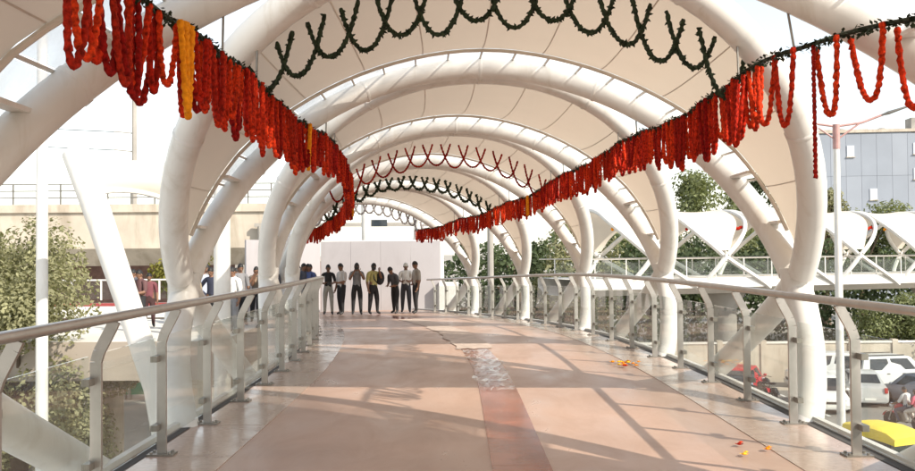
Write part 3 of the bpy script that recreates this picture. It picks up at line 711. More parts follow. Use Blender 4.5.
for (x, z) in ((4.6, 14.9), (13.2, 15.1), (15.0, 15.1), (13.2, 11.7), (21, 14.9), (23, 11.7), (2.4, 9.0), (7.5, 9.0), (18, 8.6)):
    m = MB(); m.box(BP(x, -.14, z), (.95, .12, 1.5), rotb); w_ = m.build('window', M['winlight'], T)
    m = MB(); m.box(BP(x, -.22, z - .82), (1.15, .2, .1), rotb); m.build('sill', M['concrete'], w_)
for i, x in enumerate((3, 5.4, 8, 11, 16, 18, 24)):
    m = MB(); m.lathe([(.7, 0), (.7, .8), (.3, 1.0)], 10, BP(x, 6, top + .4)) if i % 2 else m.box(BP(x, 5, top + .75), (1.1, 1.1, .7), rotb); m.build('roof_tank', M['concrete_grey'], T)

# ------------------------------------------------------------------ compound wall at street level
T = thing('compound_wall', 'long beige compound wall behind the parked cars', 'wall', (20, 46.5, GROUND))
for i in range(10):
    x = 9.5 + i * 2.4; m = MB(); m.box((x + 1.2, 46.8, GROUND + 1.05), (2.385, .22, 2.1)); m.build('wall_panel', M['concrete'], T)
    m = MB(); m.box((x, 46.78, GROUND + 1.15), (.3, .34, 2.3)); m.build('pillar', M['concrete'], T)
m = MB(); m.box((21.5, 46.8, GROUND + 2.16), (24.2, .34, .1)); m.build('coping', M['pave'], T)

# ------------------------------------------------------------------ trees
def tree(loc, h, crown_r, label, mt, n=5000, leaf=.17, seed=1, crown_lo=.35, group=None, cat='tree', name='leafy_tree', sy=1.0):
    rg = random.Random(seed); loc = Vector(loc); T = thing(name, label, cat, loc, group)
    m = MB(); tr = h * .022 + .06
    trunk = [Vector((0, 0, -.1)), Vector((rg.uniform(-.1, .1), 0, h * .2)), Vector((rg.uniform(-.25, .25), rg.uniform(-.2, .2), h * .45)), Vector((rg.uniform(-.3, .3), 0, h * .75))]
    m.tube([loc + p for p in trunk], [tr * 1.3, tr, tr * .75, tr * .3], 9)
    clumps = []
    nc = 26
    for i in range(nc):
        a = rg.uniform(0, 2 * PI); zz = rg.uniform(crown_lo, .96) * h; k = (zz / h - crown_lo) / (1 - crown_lo)
        rr = crown_r * math.sqrt(max(.05, 1 - (1.7 * k - .75) ** 2)) * rg.uniform(.35, .95)
        clumps.append((Vector((rr * math.cos(a), rr * math.sin(a) * sy, zz)), crown_r * rg.uniform(.22, .42)))
    for c, r_ in clumps[:12]:
        st = trunk[1].lerp(trunk[3], rg.uniform(.2, .9)); mid = st.lerp(c, .5) + Vector((0, 0, .1 * h * rg.random()))
        m.tube([loc + st, loc + mid, loc + c], [tr * .42, tr * .25, tr * .08], 6)
    m.build('trunk', M['bark'], T, True)
    m = MB()
    V = []; F = []
    for i in range(n):
        c, r_ = clumps[rg.randrange(nc)]
        d_ = Vector((rg.gauss(0, 1), rg.gauss(0, 1), rg.gauss(0, 1))).normalized()
        p = loc + c + d_ * r_ * (rg.random() ** .45) * Vector((1, 1, .8)).length / 1.6
        nn = (d_ + Vector((rg.uniform(-1, 1), rg.uniform(-1, 1), rg.uniform(-.3, 1.2)))).normalized()
        e = nn.orthogonal().normalized(); e.rotate(Quaternion(nn, rg.uniform(0, 6.28))); b = nn.cross(e)
        l = leaf * rg.uniform(.6, 1.3); o = len(V)
        V += [p - e * l * .6, p + b * l * .34 - e * l * .05, p + e * l * .6, p - b * l * .34 + e * l * .1]; F.append((o, o + 1, o + 2, o + 3))
    m.v = [tuple(v) for v in V]; m.f = F; m.m = [0] * len(F)
    m.build('crown', mt, T)
    return T
GZ = GROUND
p = W(15, 0, 21); tree((p.x, 21, GZ), 7.9, 2.75, 'big pale olive tree rising beyond the left railing at picture edge', M['leaf1'], 42000, .105, 2, .08)
p = W(-30, 0, 24); tree((p.x, 24, GZ), 7.6, 2.6, 'leafy tree half cut off by the left picture edge', M['leaf1'], 8000, .16, 3, .12)
p = W(38, 0, 24); tree((p.x, 24, GZ), 5.6, 1.6, 'lower bushy tree right of the slim left lamp post', M['leaf1'], 16000, .105, 4, .1)
p = W(208, 0, 44); tree((p.x, 40, GZ), 7.7, 2.0, 'yellow-green tree glimpsed behind the crowd on the landing', M['leaf4'], 5000, .2, 5, .3)
p = W(715, 0, 72); tree((p.x, 72, GZ), 14.2, 4.6, 'tall rounded tree behind the distant bridge, left of the near right column', M['leaf2'], 12000, .3, 6, .2)
p = W(765, 0, 76); tree((p.x, 76, GZ), 14.0, 4.2, 'dark tree behind the distant bridge, hidden partly by the near right column', M['leaf3'], 9000, .3, 7, .2)
p = W(650, 0, 70); tree((p.x, 70, GZ), 11.2, 4.4, 'spreading tree seen between the second and third right columns', M['leaf2'], 9000, .28, 8, .2)
p = W(575, 0, 60); tree((p.x, 60, GZ), 9.6, 3.6, 'thin grey-green tree seen between the third and fourth right columns', M['leaf1'], 5000, .25, 9, .25)
p = W(520, 0, 58); tree((p.x, 58, GZ), 8.0, 3.2, 'dark tree seen through the far right columns', M['leaf3'], 6000, .25, 10, .2)
p = W(825, 0, 80); tree((p.x, 80, GZ), 13.4, 3.0, 'upright tree between the near right column and the lamp post', M['leaf1'], 6000, .3, 12, .3)
p = W(862, 0, 84); tree((p.x, 84, GZ), 12.6, 4.6, 'rounded tree in front of the blue-grey building right of the lamp post', M['leaf2'], 9000, .3, 13, .25)
p = W(915, 0, 84); tree((p.x, 84, GZ), 12.2, 4.6, 'tree in front of the blue-grey building at the right picture edge', M['leaf2'], 9000, .3, 14, .25)
p = W(900, 0, 47); tree((p.x, 48.5, GZ), 4.1, 2.4, 'low bushy tree behind the white car at the right edge', M['leaf2'], 9000, .15, 15, .12)
p = W(945, 0, 46); tree((p.x, 48, GZ), 4.6, 2.4, 'bushy tree cut off by the right picture edge behind the parked cars', M['leaf2'], 6000, .15, 16, .12)
def hedge(x0, x1, y, zt, n, seed, label, mt):
    rg = random.Random(seed); V = []; F = []
    for i in range(n):
        x = rg.uniform(x0, x1); z = GROUND + (zt + .8 * math.sin(x * 1.1) + .5 * math.sin(x * 2.7) - GROUND) * rg.random() ** .8
        p = Vector((x, y + rg.uniform(-1.5, 1.5), z)); nn = Vector((rg.uniform(-1, 1), rg.uniform(-1.5, .4), rg.uniform(-.2, 1))).normalized(); e = nn.orthogonal().normalized(); e.rotate(Quaternion(nn, rg.uniform(0, 6.28))); b = nn.cross(e); l = .34 * rg.uniform(.6, 1.3)
        o = len(V); V += [p - e * l * .6, p + b * l * .36, p + e * l * .6, p - b * l * .36]; F.append((o, o + 1, o + 2, o + 3))
    m = MB(); m.v = [tuple(v) for v in V]; m.f = F; m.m = [0] * len(F); o = m.build('undergrowth', mt); tag(o, label, 'shrubbery'); o['kind'] = 'stuff'
hedge(-2, 52, 66, 1.9, 26000, 5, 'dark mass of shrubbery behind the distant bridge', M['leaf3'])

# ------------------------------------------------------------------ people
PEND = []
def person(label, loc, yaw, shirt, trousers, pose='down', pose_r=None, lean=0.0, height=1.7, sit=False, cap=None, group=None, long_hair=False, girth=None):
    girth = girth or random.Random(label).uniform(1.1, 1.38)
    T = thing('person', label, 'person', loc, group, yaw)
    k = height / 1.7
    J = {'pel': (0, 0, .93), 'sp': (0, -.01, 1.12), 'ch': (0, -.005, 1.31), 'nb': (0, -.02, 1.43), 'nk': (0, -.005, 1.49), 'hd': (0, .02, 1.57)}
    arms = {'down': ((.235, -.03, 1.10), (.25, .05, .86), (.245, .09, .77)), 'camera': ((.24, .14, 1.17), (.085, .22, 1.45), (.055, .25, 1.53)),
            'front': ((.24, .03, 1.11), (.13, .24, 1.08), (.07, .31, 1.10)), 'hip': ((.38, -.08, 1.14), (.22, .02, .97), (.16, .07, .94)),
            'ride': ((.26, .16, 1.12), (.28, .40, 1.06), (.27, .47, 1.05))}
    for sd, nm in ((-1, 'l'), (1, 'r')):
        po = pose if (nm == 'l' or pose_r is None) else pose_r
        J['sh' + nm] = (sd * .175, -.02, 1.385)
        for q, v in zip(('el', 'wr', 'ha'), arms[po]): J[q + nm] = (sd * v[0], v[1], v[2])
        J['hp' + nm] = (sd * .095, 0, .86)
        if sit: J['kn' + nm] = (sd * .20, .40, .74); J['an' + nm] = (sd * .19, .22, .34); J['to' + nm] = (sd * .19, .36, .29)
        else:
            st = .04 if nm == 'l' else -.03
            J['kn' + nm] = (sd * .115, .015 + st, .48); J['an' + nm] = (sd * .13, -.02 + st * 1.5, .085); J['to' + nm] = (sd * .15, .13 + st * 1.5, .035)
    if lean:
        for q in list(J):
            if q in ('sp', 'ch', 'nb', 'nk', 'hd') or q[:2] in ('sh', 'el', 'wr', 'ha'):
                v = Vector(J[q]) - Vector((0, 0, .93)); v = Matrix.Rotation(-lean, 3, 'X') @ v; J[q] = tuple(v + Vector((0, 0, .93)))
    rad = {'pel': (.155, .115), 'sp': (.14, .10), 'ch': (.165, .115), 'nb': (.08, .07), 'nk': (.052, .055), 'hd': (.05, .06)}
    for nm in 'lr': rad.update({'sh' + nm: (.066, .066), 'el' + nm: (.044, .044), 'wr' + nm: (.032, .03), 'ha' + nm: (.042, .022), 'hp' + nm: (.092, .098), 'kn' + nm: (.062, .064), 'an' + nm: (.048, .05), 'to' + nm: (.042, .032)})
    E = [('pel', 'sp'), ('sp', 'ch'), ('ch', 'nb'), ('nb', 'nk'), ('nk', 'hd')]
    for nm in 'lr': E += [('nb', 'sh' + nm), ('sh' + nm, 'el' + nm), ('el' + nm, 'wr' + nm), ('wr' + nm, 'ha' + nm), ('pel', 'hp' + nm), ('hp' + nm, 'kn' + nm), ('kn' + nm, 'an' + nm), ('an' + nm, 'to' + nm)]
    ks = list(J); me = bpy.data.meshes.new('body'); me.from_pydata([Vector(J[q]) * k for q in ks], [(ks.index(a), ks.index(b)) for a, b in E], [])
    o = bpy.data.objects.new('body_tmp', me); C.objects.link(o)
    md = o.modifiers.new('skin', 'SKIN'); md.use_smooth_shade = True; md.branch_smoothing = .6
    for i, q in enumerate(ks):
        sv = me.skin_vertices[0].data[i]; gg = girth if q[:2] in ('pe', 'sp', 'ch', 'hp', 'kn', 'sh', 'el') else 1.0; sv.radius = (rad[q][0] * k * gg, rad[q][1] * k * gg); sv.use_root = (q == 'pel')
    ss = o.modifiers.new('sub', 'SUBSURF'); ss.levels = 1; ss.render_levels = 1
    PEND.append((T, o, J, k, shirt, trousers, cap, long_hair))
    return T
def finish_people():
    dg = bpy.context.evaluated_depsgraph_get(); done = []
    for T, o, J, k, shirt, trousers, cap, lh in PEND:
        ev = o.evaluated_get(dg); me = ev.to_mesh(); v = [x.co.copy() for x in me.vertices]; f = [tuple(p.vertices) for p in me.polygons]; ev.to_mesh_clear(); done.append((v, f))
    for (T, o, J, k, shirt, trousers, cap, lh), (v, f) in zip(PEND, done):
        tm = o.data; bpy.data.objects.remove(o); bpy.data.meshes.remove(tm)
        reg = [('pel', 'sp', 1), ('sp', 'ch', 0), ('ch', 'nb', 0), ('nb', 'nk', 2), ('nk', 'hd', 2)]
        for nm in 'lr': reg += [('nb', 'sh' + nm, 0), ('sh' + nm, 'el' + nm, 0), ('el' + nm, 'wr' + nm, 2), ('wr' + nm, 'ha' + nm, 2), ('pel', 'hp' + nm, 1), ('hp' + nm, 'kn' + nm, 1), ('kn' + nm, 'an' + nm, 1), ('an' + nm, 'to' + nm, 3)]
        jj = {q: Vector(J[q]) * k for q in J}
        m = MB(); m.add(v, f)
        for i, q in enumerate(f):
            c = sum((v[x] for x in q), Vector()) / len(q); best = 9; bi = 0
            for a, b, r_ in reg:
                A, B = jj[a], jj[b]; t = max(0, min(1, (c - A).dot(B - A) / (B - A).length_squared)); dd = (c - A.lerp(B, t)).length
                if a == 'pel' and b == 'sp': r_ = 1 if t < .35 else 0
                if dd < best: best = dd; bi = r_
            m.m[i] = bi
        up = (jj['hd'] - jj['nb']).normalized(); hc = jj['hd'] + up * .035 * k; rot = Matrix.Rotation(math.atan2(up.y, up.z) * -1.0, 3, 'X')
        def hp(x, y, z): return hc + rot @ (Vector((x, y, z)) * k)
        m.ball(hc, (.076 * k, .094 * k, .118 * k), 14, 10, 2, rot)
        m.ball(hp(0, .03, -.07), (.05 * k, .06 * k, .05 * k), 10, 6, 2, rot)                     # jaw
        m.add([hp(-.012, .088, -.005), hp(.012, .088, -.005), hp(.016, .092, -.035), hp(-.016, .092, -.035), hp(0, .118, -.033)], [(0, 1, 4), (1, 2, 4), (2, 3, 4), (3, 0, 4)], 2)
        for sx in (-1, 1):
            m.ball(hp(sx * .078, -.005, -.012), (.012 * k, .024 * k, .034 * k), 6, 5, 2, rot)      # ears
            m.ball(hp(sx * .03, .086, .008), (.013 * k, .008 * k, .008 * k), 6, 4, 3, rot)          # eyes
        m.box(hp(0, .086, -.062), (.042 * k, .01 * k, .008 * k), rot, 3)                            # mouth
        for nm, sx in (('l', -1), ('r', 1)):                                                          # fingers and thumb
            w_, h_ = jj['wr' + nm], jj['ha' + nm]; d_ = (h_ - w_).normalized(); sd = d_.cross(Vector((0, 0, 1)) if abs(d_.z) < .8 else Vector((0, 1, 0))).normalized(); nn = sd.cross(d_)
            for q in range(4):
                b0 = h_ + sd * (q - 1.5) * .019 * k; ln = (.07, .08, .075, .055)[q] * k
                m.tube([b0, b0 + d_ * ln * .5 + nn * .008 * k, b0 + d_ * ln * .85 + nn * .028 * k], [.0095 * k, .009 * k, .007 * k], 5, m=2)
            b0 = w_.lerp(h_, .35) + sd * .03 * k; m.tube([b0, b0 + sd * .025 * k + d_ * .02 * k, b0 + sd * .03 * k + d_ * .055 * k], [.011 * k, .010 * k, .008 * k], 5, m=2)
        bo = m.build('body', [cloth(shirt), cloth(trousers), M['skin'], M['blackplastic']], T, True, 80, world_space=False)
        hm = MB()
        rows = []
        for i in range(7):
            a = PI / 2 - i * (PI * .56) / 6; row = []
            for j in range(14):
                q = 2 * PI * j / 14; front = max(0, math.sin(q)); aa = a + (front * .55 * i / 6)
                row.append(hp(.085 * math.cos(aa) * math.cos(q), .104 * math.cos(aa) * math.sin(q) - .006, .126 * math.sin(aa) + .004 - (.06 * i / 6 if lh and front < .3 else 0)))
            rows.append(row)
        hm.grid(rows, close=True); hm.build('hair', M['hair'], T, True, 80, world_space=False)
        if cap is not None:
            cm = MB(); cm.grid([[hp(.092 * math.cos(a) * math.cos(2 * PI * j / 14), .11 * math.cos(a) * math.sin(2 * PI * j / 14), .135 * math.sin(a)) for j in range(14)] for a in (1.55, 1.2, .8, .4, .2)], close=True)
            cm.build('cap', cloth(cap), T, True, 80, world_space=False)
def floor_at(x, y):
    a = math.atan2(y - S0, x - (CX - RAD)); return -max(0, drop(S0 + a * RAD)) if y > S0 else 0.0
grp = 'men standing at the far end of the walkway'
def stand(px, z, label, *a, **k):
    x = (px - 457.5) * z / FPX; return person(label, (x, z, floor_at(x, z) + .002), *a, group=grp, **k)
WHT = (.62, .60, .58); BLK = (.02, .02, .022); GRY = (.22, .22, .23); NAV = (.03, .035, .06); YEL = (.42, .38, .15); KHK = (.30, .25, .17)
stand(328, 29.2, 'man in black shirt and pale trousers, half hidden by the railing end', R(185), BLK, (.42, .42, .38), pose='front')
stand(341, 28.8, 'man in white shirt and dark trousers, second from the left of the group', R(135), WHT, BLK, pose='front', pose_r='down', height=1.72)
stand(356.5, 28.6, 'man in grey shirt raising a camera, third from the left of the group', R(188), GRY, BLK, pose='camera', height=1.72)
stand(373, 28.6, 'man in yellow shirt carrying a black backpack', R(222), YEL, BLK, pose='camera', pose_r='down', height=1.70)
stand(395, 28.9, 'man in dark grey shirt bending over his camera', R(140), (.09, .09, .10), BLK, pose='front', lean=.35, height=1.62)
stand(405.5, 29.9, 'man in white shirt with pale cap, standing behind two others', R(180), (.72, .71, .68), (.05, .05, .06), pose='front', height=1.72, cap=(.6, .6, .55))
stand(415.5, 28.5, 'man in pale checked shirt, rightmost of the standing group', R(118), (.34, .32, .29), BLK, pose='down', pose_r='hip', height=1.73)
# things they carry
def held_camera(loc, rz, label):
    T = thing('camera_body', label, 'camera', loc, None, rz)
    m = MB(); m.box((0, 0, 0), (.14, .06, .09)); m.box((0, 0, .055), (.05, .05, .03)); m.build('body', M['blackplastic'], T, world_space=False)
    m = MB(); m.lathe([(.035, .028), (.038, .12), (.032, .125)], 12, (0, 0, 0), axis='Y'); m.build('lens', M['blackplastic'], T, True, world_space=False)
for px, z, hh, lab in ((356.5, 28.32, 1.56, 'black camera held to the face of the grey-shirted man'), (373.6, 28.32, 1.54, 'black camera raised by the yellow-shirted man'), (396, 28.45, 1.02, 'black camera held low by the bending man'), (329, 28.85, 1.06, 'black camera held by the man in black shirt')):
    x = (px - 457.5) * z / FPX; held_camera((x, z, floor_at(x, z) + hh), R(180), lab)
x = (379.5 - 457.5) * 28.75 / FPX; z0 = floor_at(x, 28.75)
T = thing('backpack', 'black backpack on the yellow-shirted man', 'backpack', (x, 28.72, z0 + 1.02))
m = MB(); m.ball((x, 28.75, z0 + 1.22), (.16, .15, .24), 12, 8); m.build('bag', cloth((.025, .025, .03)), T, True)
m = MB(); m.ball((x + .02, 28.64, z0 + 1.12), (.11, .08, .12), 10, 6); m.build('front_pocket', cloth((.03, .03, .035)), T, True)
m = MB(); m.tube([(x - .08, 28.7, z0 + 1.40), (x - .2, 28.55, z0 + 1.43), (x - .16, 28.48, z0 + 1.2), (x - .08, 28.62, z0 + 1.05)], .022, 6); m.build('strap', M['blackplastic'], T, True)
# crowd on the side landing
LZ = -.495
cg = 'crowd on the side landing'
def crowd(px, z, label, yaw, sh, tr, **k):
    if px >= 283:                                       # these stand on the walkway itself, beyond the bend of the left railing
        z = 28.3 + (309 - px) * .12 + (z * 7.3 % 1.6); x = (px - 457.5) * z / FPX
        person(label, (x, z, floor_at(x, z) + .002), R(yaw), sh, tr, group='crowd beyond the bend of the left railing', **k); return
    z = z if z < 24 else 24 + (z - 24) * .4
    person(label, ((px - 457.5) * z / FPX, z, LZ + .002), R(yaw), sh, tr, group=cg, **k)
crowd(140, 22.5, 'person in dark top standing left of the nearest left column', 150, (.12, .06, .06), BLK, pose='front', height=1.62)
crowd(149, 24.0, 'person in dull red clothes beside the nearest left column', 200, (.16, .05, .06), (.05, .02, .02), pose='down', height=1.5)
crowd(186, 21.5, 'person in white shirt just right of the nearest left column', 120, WHT, BLK, pose='camera', height=1.68)
crowd(192, 22.5, 'person in pale khaki shirt facing away on the landing', 20, KHK, KHK, pose='front', height=1.6)
crowd(203, 24.5, 'person in pale blue shirt on the landing between column and round post', 190, (.42, .46, .55), NAV, pose='down', height=1.7)
crowd(211, 23.0, 'person in dark blue shirt on the landing left of the round post', 170, NAV, BLK, pose='hip', height=1.66)
crowd(216, 25.5, 'person in dark red shirt on the landing tight against the round post', 200, (.18, .04, .04), BLK, pose='down', height=1.6)
crowd(233, 21.8, 'person in bright white shirt just right of the round post', 150, (.72, .71, .69), GRY, pose='down', height=1.68)
crowd(240, 24.5, 'person in grey shirt behind the white-shirted one by the round post', 210, GRY, BLK, pose='down', height=1.74)
crowd(262, 23.2, 'person in brown shirt between the second and third left columns', 160, (.28, .2, .14), BLK, pose='camera', height=1.7)
crowd(268, 25.0, 'person in cream shirt between the second and third left columns', 190, (.6, .54, .44), BLK, pose='down', height=1.72)
crowd(291, 24.2, 'person in white shirt near the far left columns', 150, WHT, BLK, pose='down', height=1.72)
crowd(298, 27.0, 'person in black shirt near the far left columns', 170, BLK, BLK, pose='down', height=1.74)
crowd(304, 26.0, 'person in maroon shirt close to the railing end', 200, (.2, .04, .04), BLK, pose='front', height=1.7)
for i, (px, z, sh) in enumerate(((134, 25.5, (.10, .10, .12)), (183, 27.0, (.12, .10, .09)), (197, 28.5, (.05, .05, .07)), (207, 27.5, (.20, .18, .16)), (237, 28.0, (.09, .10, .12)), (256, 27.5, (.16, .13, .10)), (273, 28.5, (.06, .06, .07)), (286, 28.5, (.22, .20, .18)), (295, 29.5, (.12, .05, .05)), (301, 29.0, (.05, .06, .09)), (307, 30.0, (.25, .24, .22)), (305.5, 29.8, (.08, .08, .09)))):
    lb = ['at the left end of the crowd', 'behind the white-shirted photographer on the landing', 'behind the khaki-shirted person on the landing', 'behind the blue shirts left of the round post', 'deep in the crowd right of the round post', 'just left of the brown-shirted person', 'at the right of the cream-shirted person', 'just left of the white shirt near the far left columns', 'behind the white and black shirts near the far left columns', 'between the black and maroon shirts', 'rearmost near the railing end', 'last of the crowd beside the panel wall'][i]
    crowd(px, z, ['dark-clothed', 'brown-clothed', 'black-clothed', 'grey-clothed', 'slate-clothed', 'tan-clothed', 'black-clothed', 'pale-clothed', 'maroon-clothed', 'navy-clothed', 'light-grey-clothed', 'charcoal-clothed'][i] + ' person ' + lb, 150 + (i * 37) % 70, sh, BLK, pose=['down', 'camera', 'front', 'hip'][i % 4], height=1.6 + .04 * (i % 4))
for i, (px, z, sh) in enumerate(((283, 25.0, (.05, .05, .06)), (289, 26.5, (.10, .08, .07)), (309, 25.2, (.04, .04, .05)), (309.5, 28.2, (.14, .13, .13)), (303, 25.0, (.06, .07, .10)))):
    crowd(px, z, ['black-clothed person left of the pale-clothed one near the far left columns', 'brown-clothed person squeezed in front of the pale-clothed one', 'black-clothed person just in front of the light-grey-clothed one', 'grey-clothed person between the blue shirt and the panel wall', 'navy-clothed person in front of the maroon shirt near the railing end'][i], 140 + i * 22, sh, BLK, pose=['front', 'down', 'camera', 'down', 'hip'][i], height=1.64 + .03 * i)
crowd(308, 28.6, 'person in blue shirt close to the railing end', 180, (.08, .12, .3), BLK, pose='down', height=1.74)

# ------------------------------------------------------------------ vehicles
def mirror_y(q): return Vector((q[0], -q[1], q[2]))
def wheel(T, x, y, r, wd=.2, name='wheel'):
    m = MB(); m.lathe([(r * .62, -wd / 2), (r * .94, -wd / 2), (r, -wd * .3), (r, wd * .3), (r * .94, wd / 2), (r * .62, wd / 2)], 20, (x, y, r), axis='Y'); wo = m.build(name, M['tyre'], T, True, world_space=False)
    m = MB(); m.lathe([(r * .1, -wd * .53), (r * .55, -wd * .50), (r * .63, -wd * .4), (r * .63, wd * .4), (r * .55, wd * .50), (r * .1, wd * .53)], 16, (x, y, r), axis='Y'); m.build('rim', M['rim'], wo, True, world_space=False)
    m = MB()
    for k in range(5):
        a = 2 * PI * k / 5; m.box((x + math.cos(a) * r * .36, y, r + math.sin(a) * r * .36), (r * .14, wd * 1.09, r * .22), Matrix.Rotation(-a + PI / 2, 3, 'Y'))
    m.build('spokes', M['rim'], wo, world_space=False)
def car(label, loc, rz, pm, kind='hatch', cat='car', name='parked_car'):
    T = thing(name, label, cat, loc, 'vehicles below the right railing', rz)
    D = {'hatch': (3.75, .83, 1.50, .92, [(-1.87, .50, .72), (-1.82, .80, .80), (-1.3, .95, .83), (0, .95, .83), (.75, .93, .83), (1.05, .90, .82), (1.6, .80, .80), (1.82, .66, .74), (1.87, .50, .66)], (1.05, -1.80), (.35, -1.50)),
         'sedan': (4.3, .85, 1.46, .92, [(-2.15, .50, .72), (-2.10, .88, .80), (-1.5, .98, .84), (0, .95, .85), (.8, .93, .85), (1.1, .90, .84), (1.85, .80, .80), (2.1, .66, .74), (2.15, .5, .66)], (1.1, -1.45), (.4, -.9)),
         'suv': (4.6, .92, 1.80, 1.12, [(-2.3, .55, .82), (-2.26, 1.02, .88), (-1.6, 1.14, .92), (0, 1.12, .92), (.9, 1.12, .92), (1.15, 1.10, .91), (2.0, 1.02, .88), (2.25, .85, .82), (2.3, .6, .76)], (1.15, -2.2), (.55, -2.0)),
         'van': (3.7, .78, 1.90, 1.05, [(-1.85, .5, .72), (-1.82, .98, .76), (-1.0, 1.05, .78), (0, 1.05, .78), (1.2, 1.04, .78), (1.6, .98, .77), (1.82, .85, .74), (1.85, .5, .70)], (1.62, -1.82), (1.0, -1.72))}[kind]
    Lc, w0, H, belt, st, (xf, xr), (xft, xrt) = D
    m = MB(); rows = []
    for x, t, w in st: rows.append([Vector((x, y, z)) for y, z in ((-w * .86, .22), (-w * .98, .30), (-w, .5 * t + .1), (-w * .985, t - .10), (-w * .90, t), (-w * .4, t + .02), (w * .4, t + .02), (w * .90, t), (w * .985, t - .10), (w, .5 * t + .1), (w * .98, .30), (w * .86, .22))])
    m.grid(rows, close=True); n = len(rows[0]); m.add(rows[0], [tuple(range(n))]); m.add(rows[-1], [tuple(reversed(range(n)))])
    m.build('body', pm, T, True, 35, world_space=False)
    def bt(x):
        for (a, ta, _), (b, tb, _) in zip(st[:-1], st[1:]):
            if a <= x <= b: return ta + (tb - ta) * (x - a) / (b - a)
        return belt
    wb, wt = w0 * .90, w0 * .72
    m = MB(); rows = []
    for k, (a, b, wd, z) in enumerate(((xr, xf, wb, None), (xr * .98 + xrt * .02, xf * .98 + xft * .02, wb * .985, None), (xrt, xft, wt, H - .06), (xrt + .10, xft - .12, wt * .92, H - .01), (xrt + .35, xft - .4, wt * .6, H + .02))):
        za = bt(a) - .02 if z is None else z; zb_ = bt(b) - .02 if z is None else z
        md = (a + b) / 2; zm = belt if z is None else z + .01
        rows.append([Vector(q) for q in ((a, -wd, za), (md, -wd * 1.01, zm), (b, -wd, zb_), (b + .04, 0, zb_), (b, wd, zb_), (md, wd * 1.01, zm), (a, wd, za), (a - .03, 0, za))])
    m.grid(rows, close=True); m.add(rows[-1], [tuple(range(8))]); m.build('cabin', pm, T, True, 30, world_space=False)
    def pane(nm, q, off):
        m = MB(); q = [Vector(x) + Vector(off) for x in q]; m.add(q, [(0, 1, 2, 3)]); e = [x - Vector(off) * .8 for x in q]; m.add(q + e, [(0, 4, 5, 1), (1, 5, 6, 2), (2, 6, 7, 3), (3, 7, 4, 0)]); m.build(nm, M['carglass'], T, world_space=False)
    hb = .07
    def lp(a, b, t): return a + (b - a) * t
    A, B = rows[1], rows[2]
    def face(i, j, s0, s1, t0=.12, t1=.93): return [A[i].lerp(A[j], s0).lerp(B[i].lerp(B[j], s0), t0), A[i].lerp(A[j], s1).lerp(B[i].lerp(B[j], s1), t0), A[i].lerp(A[j], s1).lerp(B[i].lerp(B[j], s1), t1), A[i].lerp(A[j], s0).lerp(B[i].lerp(B[j], s0), t1)]
    pane('windshield', face(2, 4, .07, .93, .08), (.05, 0, .014)); pane('rear_window', face(6, 0, .09, .91, .15), (-.045, 0, .012))
    for i, j, sy in ((0, 2, -1), (6, 4, 1)): pane('side_window', face(i, j, .12, .47), (0, sy * .014, 0)); pane('side_window', face(i, j, .53, .90), (0, sy * .014, 0))
    xw = Lc / 2 - (.72 if kind != 'van' else .60); r = .29 if kind != 'suv' else .37
    for x in (-xw, xw):
        for sy in (-1, 1):
            m = MB(); m.lathe([(r * 1.2, -.012), (r * 1.2, .012)], 20, (x, sy * (w0 - .005), r + .02), axis='Y'); m.build('wheel_arch', M['blackplastic'], T, world_space=False)
            wheel(T, x, sy * (w0 - .07), r)
    xe = Lc / 2
    for sy in (-1, 1):
        m = MB(); m.ball((xe - .10, sy * w0 * .66, .66 if kind != 'suv' else .88), (.10, .15, .085), 10, 6); m.build('headlight', M['lampglass'], T, True, world_space=False)
        m = MB(); m.box((-xe + .03, sy * w0 * .80, .80 if kind != 'suv' else 1.0), (.10, .13, .24)); m.build('tail_light', M['taillamp'], T, world_space=False)
        m = MB(); m.ball((xf - .25, sy * (w0 + .07), belt + .05), (.07, .09, .065), 8, 6); m.build('mirror', pm, T, True, world_space=False)
        for xx in (.0, -.85): m = MB(); m.box((xx, sy * (w0 + .002), belt - .16), (.16, .03, .03)); m.build('door_handle', M['blackplastic'], T, world_space=False)
    m = MB(); m.box((xe - .03, 0, .52), (.08, w0 * .9, .10)); m.build('grille', M['blackplastic'], T, world_space=False)
    for sx in (-1, 1):
        m = MB(); m.box((sx * (xe - .02), 0, .36), (.14, w0 * 1.72, .17)); m.build('bumper', M['blackplastic'] if kind == 'suv' else pm, T, world_space=False)
        m = MB(); m.box((sx * (xe + .055), 0, .40), (.012, .48, .11)); m.build('number_plate', M['plate'], T, world_space=False)
    if kind == 'suv':
        for sy in (-1, 1): m = MB(); m.bar((xft - .3, sy * wt * .85, H + .05), (xrt + .3, sy * wt * .85, H + .05), .04, .04); m.build('roof_rail', M['blackplastic'], T, world_space=False)
    return T
def at(px, py): 
    z = (EYE - GROUND) * FPX / (py - 253.0); return (px - 457.5) * z / FPX, z
def G(px, py): x, z = at(px, py); return (x, z, GROUND + .005)
car('white hatchback facing the camera, right of the near right column foot', G(819, 410), R(-100), M['paint_white'], 'hatch')
car('silver sedan seen from behind, right of the lamp post', G(858, 403), R(75), M['paint_silver'], 'sedan')
car('large white off-road car parked side-on before the low trees', G(890, 393), R(8), M['paint_white'], 'suv')
car('white van parked against the beige wall behind the hatchback', G(822, 391.5), R(170), M['paint_white'], 'van', 'van', 'parked_van')
car('red car parked behind the right railing left of the near column', G(741, 397), R(60), M['paint_red'], 'hatch')
car('blue-grey car behind the motorcycle at the right picture edge', G(917, 409), R(110), M['paint_grey'], 'hatch')
